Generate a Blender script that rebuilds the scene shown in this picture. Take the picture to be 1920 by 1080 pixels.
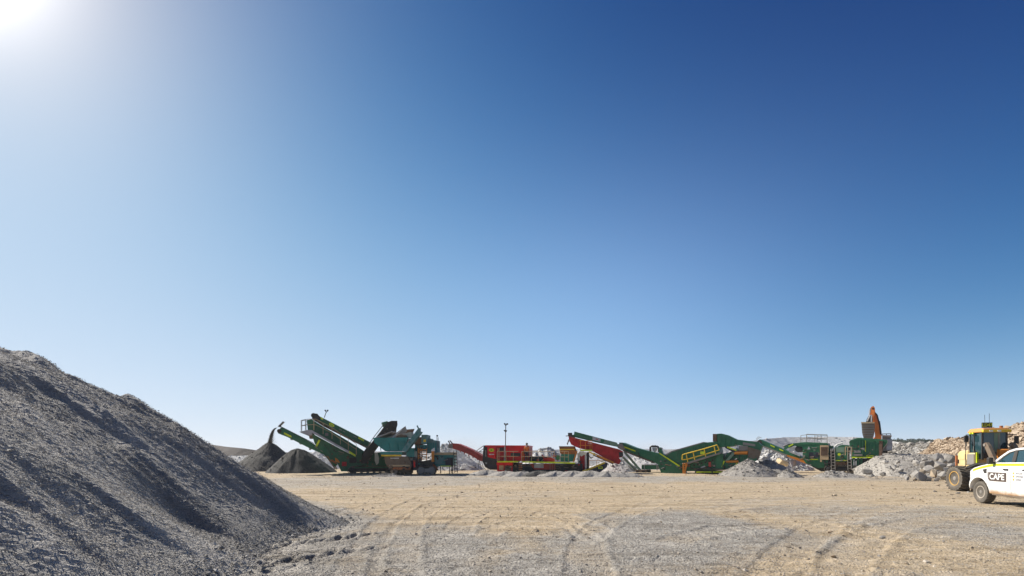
import bpy, bmesh, math, random
import numpy as np
from mathutils import Vector, Matrix

random.seed(7)
rng = np.random.default_rng(11)
for o in list(bpy.data.objects):
    bpy.data.objects.remove(o, do_unlink=True)
scene = bpy.context.scene
COL = scene.collection

# ------------------------------------------------------------------ camera
EYE = 1.75          # eye height in metres
F = 800.0           # focal length in pixels of the 1920 px wide photograph
HOR = 854.0         # horizon row in the photograph
cam_data = bpy.data.cameras.new("camera")
cam = bpy.data.objects.new("camera", cam_data)
COL.objects.link(cam)
cam.location = (0, 0, EYE)
cam.rotation_euler = (math.radians(90), 0, 0)
cam_data.sensor_width = 36.0
cam_data.lens = F / 1920.0 * 36.0
cam_data.shift_y = (HOR - 540.0) / 1920.0
cam_data.clip_start = 0.1
cam_data.clip_end = 9000
scene.camera = cam

# ------------------------------------------------------------------ sky and sun
SUN_AZ = -57.0      # degrees from the view direction, negative = left
SUN_EL = 39.0
world = bpy.data.worlds.new("World")
scene.world = world
world.use_nodes = True
wn = world.node_tree
wn.nodes.clear()
w_out = wn.nodes.new("ShaderNodeOutputWorld")
w_bg = wn.nodes.new("ShaderNodeBackground")
w_sky = wn.nodes.new("ShaderNodeTexSky")
w_sky.sky_type = 'NISHITA'
w_sky.sun_disc = False
w_sky.sun_elevation = math.radians(SUN_EL)
w_sky.sun_rotation = math.radians(SUN_AZ)
w_sky.altitude = 0
w_sky.air_density = 1.0
w_sky.dust_density = 0.35
w_sky.ozone_density = 3.0
EXPO = 0.5

def _wm(op, a, b=None):
    n = wn.nodes.new("ShaderNodeMath"); n.operation = op
    for sock, v in zip(n.inputs, (a, b)):
        if v is None: continue
        if hasattr(v, "is_output"): wn.links.new(v, sock)
        else: sock.default_value = v
    return n.outputs[0]

def _wdot(vec, const):
    n = wn.nodes.new("ShaderNodeVectorMath"); n.operation = 'DOT_PRODUCT'
    wn.links.new(vec, n.inputs[0]); n.inputs[1].default_value = const
    return n.outputs["Value"]

sun_dir = Vector((math.sin(math.radians(SUN_AZ)) * math.cos(math.radians(SUN_EL)),
                  math.cos(math.radians(SUN_AZ)) * math.cos(math.radians(SUN_EL)),
                  math.sin(math.radians(SUN_EL))))
# a clear dry-air sky: the Nishita sky plus scattered light that pales towards the horizon and the sun
w_tc = wn.nodes.new("ShaderNodeTexCoord")
w_dir = w_tc.outputs["Generated"]
w_z = _wm('MAXIMUM', _wdot(w_dir, (0, 0, 1)), 0.0)
w_el = _wm('MULTIPLY', _wm('ARCSINE', w_z), 180 / math.pi)
w_el = _wm('DIVIDE', w_el, _wm('ADD', _wm('DIVIDE', w_el, 260.0), 1.0))
w_h = _wdot(w_dir, (math.sin(math.radians(SUN_AZ)), math.cos(math.radians(SUN_AZ)), 0))
w_q = _wm('MULTIPLY', w_el, _wm('SUBTRACT', 1.3, w_h))
w_th = _wm('MULTIPLY', _wm('ARCCOSINE', _wm('MINIMUM', _wm('MAXIMUM', _wdot(w_dir, sun_dir), -1.0), 1.0)), 180 / math.pi)
w_au = _wm('EXPONENT', _wm('MULTIPLY', w_th, -1 / 7.5))
w_core = _wm('MULTIPLY', w_th, 1 / 5.0)
w_core = _wm('MULTIPLY', _wm('EXPONENT', _wm('MULTIPLY', _wm('MULTIPLY', w_core, w_core), -1.0)), 3.0)
def _gauss(x, c, w):
    t = _wm('DIVIDE', _wm('SUBTRACT', x, c), w)
    return _wm('EXPONENT', _wm('MULTIPLY', _wm('MULTIPLY', t, t), -1.0))
w_mid = _wm('MULTIPLY', _gauss(w_el, 17.0, 13.0), _gauss(w_h, .32, .42))
w_chan = []
for H_, c_, a_, g_ in ((.70, .106, 1.72, .105), (.766, .0590, 1.23, .125), (.875, .0315, .68, .18)):
    sc_ = _wm('MULTIPLY', _wm('EXPONENT', _wm('MULTIPLY', w_q, -c_)), H_)
    w_chan.append(_wm('ADD', _wm('ADD', sc_, _wm('MULTIPLY', w_mid, g_)), _wm('ADD', _wm('MULTIPLY', w_au, a_), w_core)))
w_cc = wn.nodes.new("ShaderNodeCombineColor")
for k in range(3): wn.links.new(w_chan[k], w_cc.inputs[k])
w_bg.inputs["Strength"].default_value = 0.2 * 0.05 / 2 ** EXPO
w_bg2 = wn.nodes.new("ShaderNodeBackground")
w_bg2.inputs["Strength"].default_value = 1 / 2 ** EXPO
w_add = wn.nodes.new("ShaderNodeAddShader")
wn.links.new(w_sky.outputs[0], w_bg.inputs[0])
wn.links.new(w_cc.outputs[0], w_bg2.inputs[0])
wn.links.new(w_bg.outputs[0], w_add.inputs[0]); wn.links.new(w_bg2.outputs[0], w_add.inputs[1])
wn.links.new(w_add.outputs[0], w_out.inputs[0])

sun_data = bpy.data.lights.new("sun", 'SUN')
sun_data.energy = 5.0
sun_data.angle = math.radians(0.53)
sun_data.color = (1.0, 0.94, 0.85)
sun = bpy.data.objects.new("sun", sun_data)
sun.rotation_euler = (-sun_dir).to_track_quat('-Z', 'Y').to_euler()
sun.location = sun_dir * 60
COL.objects.link(sun)

vs = scene.view_settings
scene.display_settings.display_device = 'sRGB'
vs.view_transform = 'Standard'
vs.look = 'None'
vs.exposure = EXPO
vs.gamma = 1.0
vs.use_curve_mapping = False
scene.render.engine = 'CYCLES'
scene.cycles.max_bounces = 6
scene.cycles.diffuse_bounces = 3
scene.cycles.transparent_max_bounces = 8

# ------------------------------------------------------------------ noise (numpy)
def _hash(ix, iy, seed):
    h = (ix.astype(np.int64) * 374761393 + iy.astype(np.int64) * 668265263 + seed * 974634777) & 0xFFFFFFFF
    h = ((h ^ (h >> 13)) * 1274126177) & 0xFFFFFFFF
    h = (h ^ (h >> 16)) & 0xFFFFFF
    return h / float(0xFFFFFF)

def vnoise(x, y, seed=0):
    x = np.asarray(x, float); y = np.asarray(y, float)
    ix = np.floor(x); iy = np.floor(y)
    fx = x - ix; fy = y - iy
    fx = fx * fx * (3 - 2 * fx); fy = fy * fy * (3 - 2 * fy)
    a = _hash(ix, iy, seed); b = _hash(ix + 1, iy, seed)
    c = _hash(ix, iy + 1, seed); d = _hash(ix + 1, iy + 1, seed)
    return (a + (b - a) * fx) * (1 - fy) + (c + (d - c) * fx) * fy

def fbm(x, y, octv=4, seed=0, gain=0.5):
    t = 0.0; amp = 1.0; tot = 0.0
    for k in range(octv):
        t = t + amp * (vnoise(x + 17.3 * k, y - 9.1 * k, seed + k) * 2 - 1)
        tot += amp
        amp *= gain; x = x * 2.03; y = y * 2.03
    return t / tot

def ridged(x, y, octv=4, seed=0):
    t = 0.0; amp = 1.0; tot = 0.0
    for k in range(octv):
        t = t + amp * (1 - np.abs(vnoise(x + 5.3 * k, y + 3.1 * k, seed + k) * 2 - 1))
        tot += amp
        amp *= 0.5; x = x * 2.1; y = y * 2.1
    return t / tot

def sstep(a, b, x):
    t = np.clip((x - a) / (b - a), 0, 1)
    return t * t * (3 - 2 * t)

def blur2(z, r, passes=2):
    for _ in range(passes):
        for ax in (0, 1):
            pad = [(0, 0), (0, 0)]; pad[ax] = (r + 1, r)
            c = np.cumsum(np.pad(z, pad, mode='edge'), axis=ax)
            n = z.shape[ax]
            hi = np.take(c, range(2 * r + 1, 2 * r + 1 + n), axis=ax)
            lo = np.take(c, range(0, n), axis=ax)
            z = (hi - lo) / (2 * r + 1)
    return z

def ground_px(px, py):
    """point of the level ground seen at a pixel of the photograph"""
    y = EYE * F / (py - HOR)
    return ((px - 960) / F * y, y)

def at(px, py, Y):
    return Vector(((px - 960) / F * Y, Y, EYE - (py - HOR) / F * Y))

# ------------------------------------------------------------------ object helpers
def tag(o, label=None, cat=None, group=None, kind=None):
    if label: o["label"] = label
    if cat: o["category"] = cat
    if group: o["group"] = group
    if kind: o["kind"] = kind
    return o

def link(name, mesh, parent=None):
    o = bpy.data.objects.new(name, mesh)
    COL.objects.link(o)
    if parent is not None:
        o.parent = parent
    return o

def empty(name, loc=(0, 0, 0), rz=0.0, parent=None):
    o = bpy.data.objects.new(name, None)
    o.empty_display_size = 0.3
    o.location = loc
    o.rotation_euler = (0, 0, rz)
    COL.objects.link(o)
    if parent is not None:
        o.parent = parent
    return o

def bulk_mesh(name, verts, faces, mat=None, smooth=False, attrs=None):
    """verts (N,3) float array, faces (M,k) int array with equal k"""
    me = bpy.data.meshes.new(name)
    verts = np.ascontiguousarray(verts, np.float32)
    faces = np.ascontiguousarray(faces, np.int32)
    n, k = faces.shape
    me.vertices.add(len(verts)); me.vertices.foreach_set("co", verts.ravel())
    me.loops.add(n * k); me.loops.foreach_set("vertex_index", faces.ravel())
    me.polygons.add(n)
    me.polygons.foreach_set("loop_start", np.arange(0, n * k, k, dtype=np.int32))
    me.polygons.foreach_set("loop_total", np.full(n, k, np.int32))
    me.polygons.foreach_set("use_smooth", np.full(n, smooth, bool))
    if attrs:
        for an, av in attrs.items():
            a = me.attributes.new(an, 'FLOAT', 'POINT')
            a.data.foreach_set("value", np.ascontiguousarray(av, np.float32))
    me.update(calc_edges=True)
    if mat: me.materials.append(mat)
    return me

def grid_faces(nx, ny, keep=None):
    i = np.arange(nx - 1)[None, :]; j = np.arange(ny - 1)[:, None]
    a = (j * nx + i)
    f = np.stack([a, a + 1, a + 1 + nx, a + nx], -1).reshape(-1, 4)
    if keep is not None:
        f = f[keep[f].any(1)]
    return f

def compact(verts, faces, attrs=None):
    used = np.zeros(len(verts), bool); used[faces.ravel()] = True
    idx = np.cumsum(used) - 1
    at2 = {k: v[used] for k, v in attrs.items()} if attrs else None
    return verts[used], idx[faces], at2

_OCT = np.array([(1, 0, 0), (-1, 0, 0), (0, 1, 0), (0, -1, 0), (0, 0, 1), (0, 0, -1)], float)
_OCTF = np.array([(0, 2, 4), (2, 1, 4), (1, 3, 4), (3, 0, 4), (2, 0, 5), (1, 2, 5), (3, 1, 5), (0, 3, 5)])
def grains(name, P, S, mat, seed=1, flat=0.75, attr=None):
    """one mesh of many small angular stones"""
    r = np.random.default_rng(seed)
    n = len(P)
    V = np.repeat(_OCT[None], n, 0) + r.uniform(-.38, .38, (n, 6, 3))
    V *= r.uniform(.6, 1.25, (n, 1, 3))
    # random rotation from quaternions
    q = r.normal(size=(n, 4)); q /= np.linalg.norm(q, axis=1)[:, None]
    w, x, y, z = q.T
    R = np.stack([1-2*(y*y+z*z), 2*(x*y-z*w), 2*(x*z+y*w), 2*(x*y+z*w), 1-2*(x*x+z*z), 2*(y*z-x*w),
                  2*(x*z-y*w), 2*(y*z+x*w), 1-2*(x*x+y*y)], -1).reshape(n, 3, 3)
    V = np.einsum('nij,nkj->nki', R, V)
    V[:, :, 2] *= flat
    V = V * np.asarray(S)[:, None, None] + np.asarray(P)[:, None, :]
    Fc = (_OCTF[None] + 6 * np.arange(n)[:, None, None]).reshape(-1, 3)
    tint = np.repeat(r.uniform(0, 1, n), 6)
    a = {"tint": tint}
    if attr:
        for k, v in attr.items(): a[k] = np.repeat(v, 6)
    return bulk_mesh(name, V.reshape(-1, 3), Fc, mat, False, a)

# ------------------------------------------------------------------ materials
def nd(nt, typ, **kw):
    n = nt.nodes.new(typ)
    for k, v in kw.items():
        if k in n.inputs: n.inputs[k].default_value = v
        else: setattr(n, k, v)
    return n

def new_mat(name):
    m = bpy.data.materials.new(name)
    m.use_nodes = True
    nt = m.node_tree
    b = nt.nodes["Principled BSDF"]
    b.inputs["Specular IOR Level"].default_value = 0.3
    return m, nt, b

def rgb(*c): return (c[0], c[1], c[2], 1.0)

def mixrgb(nt, fac, a, b, mode='MIX'):
    n = nt.nodes.new("ShaderNodeMix")
    n.data_type = 'RGBA'; n.blend_type = mode; n.clamp_factor = True
    for sock, v in ((n.inputs[0], fac), (n.inputs[6], a), (n.inputs[7], b)):
        if hasattr(v, "is_output"): nt.links.new(v, sock)
        elif isinstance(v, (int, float)): sock.default_value = v
        else: sock.default_value = v if len(v) == 4 else rgb(*v)
    return n.outputs[2]

def math_n(nt, op, a, b=0.0, c=None):
    n = nt.nodes.new("ShaderNodeMath"); n.operation = op
    for sock, v in zip(n.inputs, (a, b, c)):
        if v is None: continue
        if hasattr(v, "is_output"): nt.links.new(v, sock)
        else: sock.default_value = v
    return n.outputs[0]

def ramp(nt, fac, stops):
    n = nt.nodes.new("ShaderNodeValToRGB")
    el = n.color_ramp.elements
    while len(el) < len(stops): el.new(0.5)
    for e, (p, c) in zip(el, stops):
        e.position = p
        e.color = c if len(c) == 4 else rgb(*c)
    nt.links.new(fac, n.inputs[0])
    return n.outputs[0]

def noise_n(nt, scale, detail=4, rough=0.55, coord="Object", dist=0.0, stretch=None):
    tc = nt.nodes.new("ShaderNodeTexCoord")
    n = nt.nodes.new("ShaderNodeTexNoise")
    n.inputs["Scale"].default_value = scale
    n.inputs["Detail"].default_value = detail
    n.inputs["Roughness"].default_value = rough
    n.inputs["Distortion"].default_value = dist
    src = tc.outputs[coord]
    if stretch:
        mp = nt.nodes.new("ShaderNodeMapping")
        mp.inputs["Scale"].default_value = stretch
        nt.links.new(src, mp.inputs[0]); src = mp.outputs[0]
    nt.links.new(src, n.inputs["Vector"])
    return n.outputs[0]

def attr_n(nt, name):
    n = nt.nodes.new("ShaderNodeAttribute"); n.attribute_name = name
    return n.outputs["Fac"]

def bump_to(nt, b, height, strength, dist=0.02):
    n = nt.nodes.new("ShaderNodeBump")
    n.inputs["Strength"].default_value = strength
    n.inputs["Distance"].default_value = dist
    nt.links.new(height, n.inputs["Height"])
    nt.links.new(n.outputs[0], b.inputs["Normal"])

DUST = (0.36, 0.30, 0.23)
def paint(name, col, rough=0.45, dust=0.35, scale=1.6, dcol=DUST, metallic=0.0, streak=True, rust=0.0):
    m, nt, b = new_mat(name)
    n1 = noise_n(nt, scale, 5, 0.6)
    n2 = noise_n(nt, scale * 6, 4, 0.6, stretch=(1, 1, 0.25) if streak else None)
    f = math_n(nt, 'MULTIPLY', n1, n2)
    geo = nt.nodes.new("ShaderNodeNewGeometry")
    sep = nt.nodes.new("ShaderNodeSeparateXYZ")
    nt.links.new(geo.outputs["True Normal"], sep.inputs[0])
    up = math_n(nt, 'MAXIMUM', sep.outputs[2], 0.0)
    f = math_n(nt, 'MULTIPLY_ADD', f, 2.2, math_n(nt, 'MULTIPLY', up, 0.5))
    f = math_n(nt, 'MULTIPLY', f, dust)
    f.node.use_clamp = True
    n3 = noise_n(nt, scale * 0.8, 3, 0.5)
    var = ramp(nt, n3, [(0.3, tuple(c * 0.75 for c in col)), (0.7, tuple(min(1, c * 1.15) for c in col))])
    if rust > 0:
        n4 = noise_n(nt, scale * 3.1, 6, 0.7)
        rf = ramp(nt, n4, [(0.62 - rust * 0.3, (0, 0, 0)), (0.70 - rust * 0.2, (1, 1, 1))])
        var = mixrgb(nt, rf, var, (0.10, 0.035, 0.015))
    nt.links.new(mixrgb(nt, f, var, dcol), b.inputs["Base Color"])
    r = math_n(nt, 'MULTIPLY_ADD', f, 0.5, rough); r.node.use_clamp = True
    nt.links.new(r, b.inputs["Roughness"])
    b.inputs["Metallic"].default_value = metallic
    bump_to(nt, b, n2, 0.06, 0.02)
    return m

def gravel_mat(name, dark, light, scale=28.0, bump=0.8, dist=0.03, big=0.35, lo=None):
    """loose crushed stone: cell by cell colour, coarse patches and relief"""
    m, nt, b = new_mat(name)
    tc = nt.nodes.new("ShaderNodeTexCoord")
    vor = nt.nodes.new("ShaderNodeTexVoronoi")
    vor.inputs["Scale"].default_value = scale
    nt.links.new(tc.outputs["Object"], vor.inputs["Vector"])
    hs = nt.nodes.new("ShaderNodeSeparateColor")
    nt.links.new(vor.outputs["Color"], hs.inputs[0])
    n1 = noise_n(nt, big, 5, 0.6)
    n2 = noise_n(nt, scale * 0.6, 5, 0.7)
    k = math_n(nt, 'MULTIPLY_ADD', hs.outputs[0], 0.45, math_n(nt, 'MULTIPLY_ADD', n1, 0.75, math_n(nt, 'MULTIPLY', n2, 0.35)))
    col = ramp(nt, k, [(0.35, dark), (1.05, light)])
    nt.links.new(col, b.inputs["Base Color"])
    b.inputs["Roughness"].default_value = 0.9
    h = math_n(nt, 'MULTIPLY_ADD', vor.outputs["Distance"], -0.7, n2)
    bump_to(nt, b, h, bump, dist)
    return m

def grain_mat(name, dark, light):
    m, nt, b = new_mat(name)
    t = attr_n(nt, "tint")
    nt.links.new(ramp(nt, t, [(0.0, dark), (1.0, light)]), b.inputs["Base Color"])
    b.inputs["Roughness"].default_value = 0.85
    return m
# ================================================================== ground
def poly_sd(x, y, poly):
    """signed distance (positive inside) and arclength of the nearest outline point"""
    best = np.full(x.shape, 1e9); arc = np.zeros(x.shape); inside = np.zeros(x.shape, bool)
    s = 0.0
    n = len(poly)
    for i in range(n):
        ax, ay = poly[i]; bx, by = poly[(i + 1) % n]
        dx, dy = bx - ax, by - ay
        L2 = dx * dx + dy * dy
        t = np.clip(((x - ax) * dx + (y - ay) * dy) / L2, 0, 1)
        d = np.hypot(x - ax - t * dx, y - ay - t * dy)
        m = d < best
        best = np.where(m, d, best); arc = np.where(m, s + t * math.sqrt(L2), arc)
        s += math.sqrt(L2)
        c = ((ay > y) != (by > y)) & (x < (bx - ax) * (y - ay) / (by - ay + 1e-12) + ax)
        inside ^= c
    return np.where(inside, best, -best), arc

def ell(x, y, cx, cy, rx, ry, rot=0.0):
    c, s = math.cos(rot), math.sin(rot)
    u = (x - cx) * c + (y - cy) * s; v = -(x - cx) * s + (y - cy) * c
    return (u / rx) ** 2 + (v / ry) ** 2

PILE_FOOT = [(-3.3, -6), (-3.55, 2.0), (-3.75, 5.2), (-4.0, 6.6), (-4.45, 7.5), (-4.5, 8.4), (-4.6, 9.3), (-4.3, 10.1), (-4.1, 10.9),
             (-4.75, 11.8), (-5.9, 13.3), (-8.2, 15.7), (-12.2, 19.0), (-18.5, 22.5), (-33, 24), (-33, -6)]

def axis_coords(dense0, dense1, step, lo, hi, growth):
    c = list(np.arange(dense0, dense1 + 1e-6, step))
    s = step
    while c[-1] < hi: s *= growth; c.append(c[-1] + s)
    s = step
    left = []
    v = dense0
    while v > lo: s *= growth; v -= s; left.append(v)
    return np.array(left[::-1] + c)

gx = axis_coords(-5.2, 8.6, 0.04, -5200, 5200, 1.075)
gy = [5.0]
while gy[-1] < 14: gy.append(gy[-1] * 1.0052)
while gy[-1] < 60: gy.append(gy[-1] * 1.009)
st = gy[-1] * 0.0075
while gy[-1] < 5200: st *= 1.2; gy.append(gy[-1] + st)
lowy = []; st = 0.06; v = 5.0
while v > -300: st *= 1.28; v -= st; lowy.append(v)
gy = np.array(lowy[::-1] + gy)
GX, GY = np.meshgrid(gx, gy)

# tyre lug prints of the loader, running away from the stockpile to the right
def lug_track(x, y, p0, p1, half, pitch, depth, seed):
    dx, dy = p1[0] - p0[0], p1[1] - p0[1]
    L = math.hypot(dx, dy); ux, uy = dx / L, dy / L
    s = (x - p0[0]) * ux + (y - p0[1]) * uy
    t = -(x - p0[0]) * uy + (y - p0[1]) * ux
    t = t + 0.05 * np.sin(s * 1.3 + seed)
    on = sstep(0, .3, s) * sstep(0, .6, L - s) * sstep(half, half * .82, np.abs(t))
    ph = (s + np.abs(t) * .75) / pitch
    ph = ph + np.where(t > 0, .5, 0)
    lug = sstep(.16, .26, np.abs((ph % 1.0) - .5)) * sstep(.03, .09, np.abs(t))
    fade = .35 + .65 * vnoise(s * 1.1, t * 2, seed)
    return on * (-depth * lug * fade + .25 * depth), on

g_h = 0.05 * fbm(GX * .12, GY * .12, 3, 3)
near = sstep(90, 30, np.hypot(GX, GY))
g_h = g_h * near
g_h += near * 0.018 * fbm(GX * .9, GY * .9, 4, 8)
# graded by a blade and churned by tyres: broken ripples nearly square to the view
rip = ridged(GX * .55 + .2 * GY, GY * 3.4, 4, 21)
patchy = sstep(.35, .7, vnoise(GX * .45, GY * .45, 22))
g_h += near * 0.09 * np.clip(rip - .66, 0, 1) * (.25 + patchy) * sstep(30, 9, GY)
g_h += near * 0.014 * fbm(GX * 1.2 + .3 * GY, GY * 5.0, 4, 24) * sstep(30, 8, GY)
g_h += near * 0.014 * fbm(GX * 6, GY * 6, 3, 31) * sstep(24, 7, GY)
clod = np.clip(fbm(GX * 2.6, GY * 3.4, 4, 33) - .22, 0, 1)
g_h += near * .10 * clod * (.3 + .9 * vnoise(GX * .2 + 4, GY * .3, 34))

def lane(pts, half, seed, depth=.015, bars=.7):
    """curved wheel lane: pressed floor, pushed up edges and tread bars; returns height and mask"""
    P = [ground_px(*q) for q in pts]
    # smooth the polyline
    t = np.linspace(0, 1, len(P)); tt = np.linspace(0, 1, 26)
    co = np.polyfit(t, np.array(P), min(3, len(P) - 1))
    Q = np.stack([np.polyval(co[:, k], tt) for k in (0, 1)], -1)
    best = np.full(GX.shape, 1e9); arc = np.zeros_like(GX); s0 = 0.0
    for (ax, ay), (bx, by) in zip(Q, Q[1:]):
        dx, dy = bx - ax, by - ay; L2 = dx * dx + dy * dy
        u = np.clip(((GX - ax) * dx + (GY - ay) * dy) / L2, 0, 1)
        d = np.hypot(GX - ax - u * dx, GY - ay - u * dy)
        m = d < best
        best = np.where(m, d, best); arc = np.where(m, s0 + u * math.sqrt(L2), arc); s0 += math.sqrt(L2)
    ends = sstep(0, 1.0, arc) * sstep(0, 1.5, s0 - arc)
    e = best / half + .18 * fbm(GX * 1.5, GY * 1.5, 3, seed)
    m = sstep(1.1, .85, e) * ends
    edge = np.exp(-((e - 1.15) / .16) ** 2) * ends
    ph = (arc / .19 + .5 * np.sin(best * 9)) % 1.0
    bar = sstep(.25, .5, np.abs(ph - .5)) * (.3 + .7 * vnoise(arc * .9, best * 3, seed + 1))
    return depth * (-.8 * m + .9 * edge - bars * m * bar), m, edge
lane_m = np.zeros_like(g_h); edge_m = np.zeros_like(g_h)
for pts, hw, sd_ in [([(740, 1110), (750, 1030), (770, 975), (850, 935), (960, 918)], .55, 301), ([(640, 1110), (700, 1010), (740, 965), (800, 930)], .5, 311),
                     ([(860, 1000), (900, 968), (980, 955), (1070, 975), (1130, 1015)], .5, 321), ([(905, 1015), (950, 985), (1010, 975), (1070, 990), (1110, 1030)], .4, 331),
                     ([(1085, 1120), (1100, 1050), (1110, 1005), (1180, 960), (1300, 925)], .5, 341), ([(1430, 1110), (1500, 1020), (1600, 970), (1760, 945)], .5, 351),
                     ([(1540, 1110), (1620, 1020), (1700, 985), (1840, 960)], .5, 361), ([(1240, 1030), (1330, 1000), (1420, 990), (1560, 1000), (1720, 1040)], .5, 371),
                     ([(650, 925), (800, 915), (1000, 912), (1300, 908), (1700, 915)], .8, 381), ([(700, 945), (900, 930), (1200, 922), (1500, 922), (1780, 940)], .7, 391),
                     ([(1330, 960), (1500, 940), (1700, 930), (1830, 950)], .6, 401), ([(540, 1000), (600, 975), (700, 950), (820, 940)], .5, 411)]:
    dz, m_, e_ = lane(pts, hw * .72, sd_)
    g_h += dz * near; lane_m = np.maximum(lane_m, m_); edge_m = np.maximum(edge_m, e_)
track_on = np.zeros_like(g_h)
for (a, b, hw, pt, dp, sd) in [
    (ground_px(470, 1028), ground_px(740, 996), .30, .33, .13, 1),
    (ground_px(450, 1062), ground_px(760, 1018), .28, .36, .09, 2),
    (ground_px(455, 1078), ground_px(640, 1046), .26, .36, .055, 3),
    (ground_px(690, 1075), ground_px(860, 985), .32, .35, .022, 4),
    (ground_px(900, 985), ground_px(1130, 1015), .4, .42, .022, 5),
    (ground_px(960, 960), ground_px(1230, 1000), .4, .42, .018, 6),
    (ground_px(1260, 1010), ground_px(1420, 985), .4, .3, .022, 7),
    (ground_px(1560, 985), ground_px(1690, 1010), .4, .4, .020, 8),
    (ground_px(700, 940), ground_px(1330, 912), .5, .45, .02, 9),
    (ground_px(1330, 940), ground_px(1800, 915), .5, .45, .02, 10)]:
    dz, on = lug_track(GX, GY, a, b, hw, pt, dp, sd)
    g_h += dz; track_on = np.maximum(track_on, on)
# flatten far ground
g_h = np.where(np.hypot(GX, GY) > 95, 0.0, g_h)

# what the ground is made of: 0 = tan clay, 1 = crushed grey stone
wob = 0.55 * fbm(GX * .35, GY * .35, 4, 41)
grey = np.zeros_like(GX)
def patch(px, py, rxp, ryp, w=1.0, soft=.55, rot=0.0):
    cx, cy = ground_px(px, py)
    rx = rxp / F * cy
    ry = abs(ground_px(px, py - ryp)[1] - ground_px(px, py + ryp)[1]) / 2
    e = ell(GX, GY, cx, cy, rx, ry, rot)
    return w * sstep(1 + soft, 1 - soft, np.sqrt(e) + wob)
for a in [(620, 1050, 330, 75), (740, 1110, 400, 80), (1010, 1085, 200, 60), (1230, 1030, 200, 52), (1320, 985, 130, 34),
          (1230, 985, 140, 26), (600, 985, 150, 20), (1650, 958, 260, 14, .6), (1760, 990, 150, 30, .7), (1400, 1100, 420, 30, .6),
          (660, 905, 320, 9, .65), (1150, 897, 700, 6, .75), (900, 925, 260, 8, .35), (1850, 1010, 120, 22, .6), (1480, 940, 170, 8, .45),
          (780, 1000, 130, 26, .8)]:
    grey = np.maximum(grey, patch(*a))
sdp, _ = poly_sd(GX, GY, PILE_FOOT)
grey = np.maximum(grey, sstep(-1.6, -.05, sdp + .6 * wob))
grey = np.clip(grey - .18 * lane_m + .12 * edge_m, 0, 1)
far_grey = sstep(48, 62, GY) * .8
grey = np.maximum(grey, far_grey)

# ---- shader
m_ground, nt, b = new_mat("quarry_floor")
ga = attr_n(nt, "grey")
n_mid = noise_n(nt, 1.3, 6, .62, dist=.4)
n_str = noise_n(nt, .9, 6, .65, stretch=(.45, 2.6, 1))
n_fin = noise_n(nt, 22, 5, .7)
n_pat = noise_n(nt, .22, 4, .6)
gm = math_n(nt, 'MULTIPLY_ADD', math_n(nt, 'SUBTRACT', n_mid, .5), .9, ga)
gm = math_n(nt, 'MULTIPLY_ADD', math_n(nt, 'SUBTRACT', n_str, .5), .7, gm)
gm = math_n(nt, 'MULTIPLY_ADD', math_n(nt, 'SUBTRACT', n_pat, .5), .6, gm)
gm = ramp(nt, gm, [(0.12, (0, 0, 0)), (0.88, (1, 1, 1))])
vor = nt.nodes.new("ShaderNodeTexVoronoi"); vor.inputs["Scale"].default_value = 34
tc = nt.nodes.new("ShaderNodeTexCoord"); nt.links.new(tc.outputs["Object"], vor.inputs["Vector"])
sepc = nt.nodes.new("ShaderNodeSeparateColor"); nt.links.new(vor.outputs["Color"], sepc.inputs[0])
n_cl = noise_n(nt, 3.6, 7, .72, stretch=(.8, 1.6, 1))
tan_k = math_n(nt, 'MULTIPLY_ADD', n_str, .45, math_n(nt, 'MULTIPLY_ADD', n_cl, .45, math_n(nt, 'MULTIPLY', n_fin, .3)))
tan_c = ramp(nt, tan_k, [(.32, (.255, .182, .108)), (.55, (.49, .388, .258)), (.80, (.68, .585, .455))])
gr_k = math_n(nt, 'MULTIPLY_ADD', sepc.outputs[0], .38, math_n(nt, 'MULTIPLY', n_mid, .9))
gr_c = ramp(nt, gr_k, [(.28, (.185, .172, .152)), (.58, (.355, .332, .295)), (.9, (.53, .50, .45))])
gcol = mixrgb(nt, gm, tan_c, gr_c)
ln_ = attr_n(nt, "lane")
n_sp = noise_n(nt, 7.0, 6, .75)
dirt = ramp(nt, n_sp, [(.32, (.40, .365, .32)), (.47, (.95, .94, .92)), (.70, (1.2, 1.18, 1.15))])
gcol = mixrgb(nt, .75, gcol, dirt, 'MULTIPLY')
n_band = noise_n(nt, 1.1, 7, .72, stretch=(.22, 1.5, 1), dist=.3)
band = ramp(nt, n_band, [(.33, (.60, .575, .54)), (.5, (1, 1, 1)), (.68, (1.16, 1.14, 1.12))])
gcol = mixrgb(nt, .8, gcol, band, 'MULTIPLY')
gcol = mixrgb(nt, math_n(nt, 'MULTIPLY', ln_, .12), gcol, (.56, .49, .40))
nt.links.new(gcol, b.inputs["Base Color"])
b.inputs["Roughness"].default_value = .93
b.inputs["Specular IOR Level"].default_value = .15
hh = math_n(nt, 'MULTIPLY_ADD', n_fin, 1.0, math_n(nt, 'MULTIPLY', math_n(nt, 'SUBTRACT', 1.0, vor.outputs["Distance"]), .35))
hh = math_n(nt, 'MULTIPLY_ADD', n_str, 1.5, hh)
bump_to(nt, b, hh, 1.0, .055)

gv = np.stack([GX, GY, g_h], -1).reshape(-1, 3)
ground = link("ground", bulk_mesh("ground", gv, grid_faces(len(gx), len(gy)), m_ground, True, {"grey": grey.ravel(), "lane": (lane_m - edge_m).ravel()}))
tag(ground, "wide quarry floor of tan clay with patches of grey crushed stone", None, None, "structure")

def ground_z(x, y):
    i = np.clip(np.searchsorted(gx, x) - 1, 0, len(gx) - 2); j = np.clip(np.searchsorted(gy, y) - 1, 0, len(gy) - 2)
    return g_h[j, i], grey[j, i]

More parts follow.
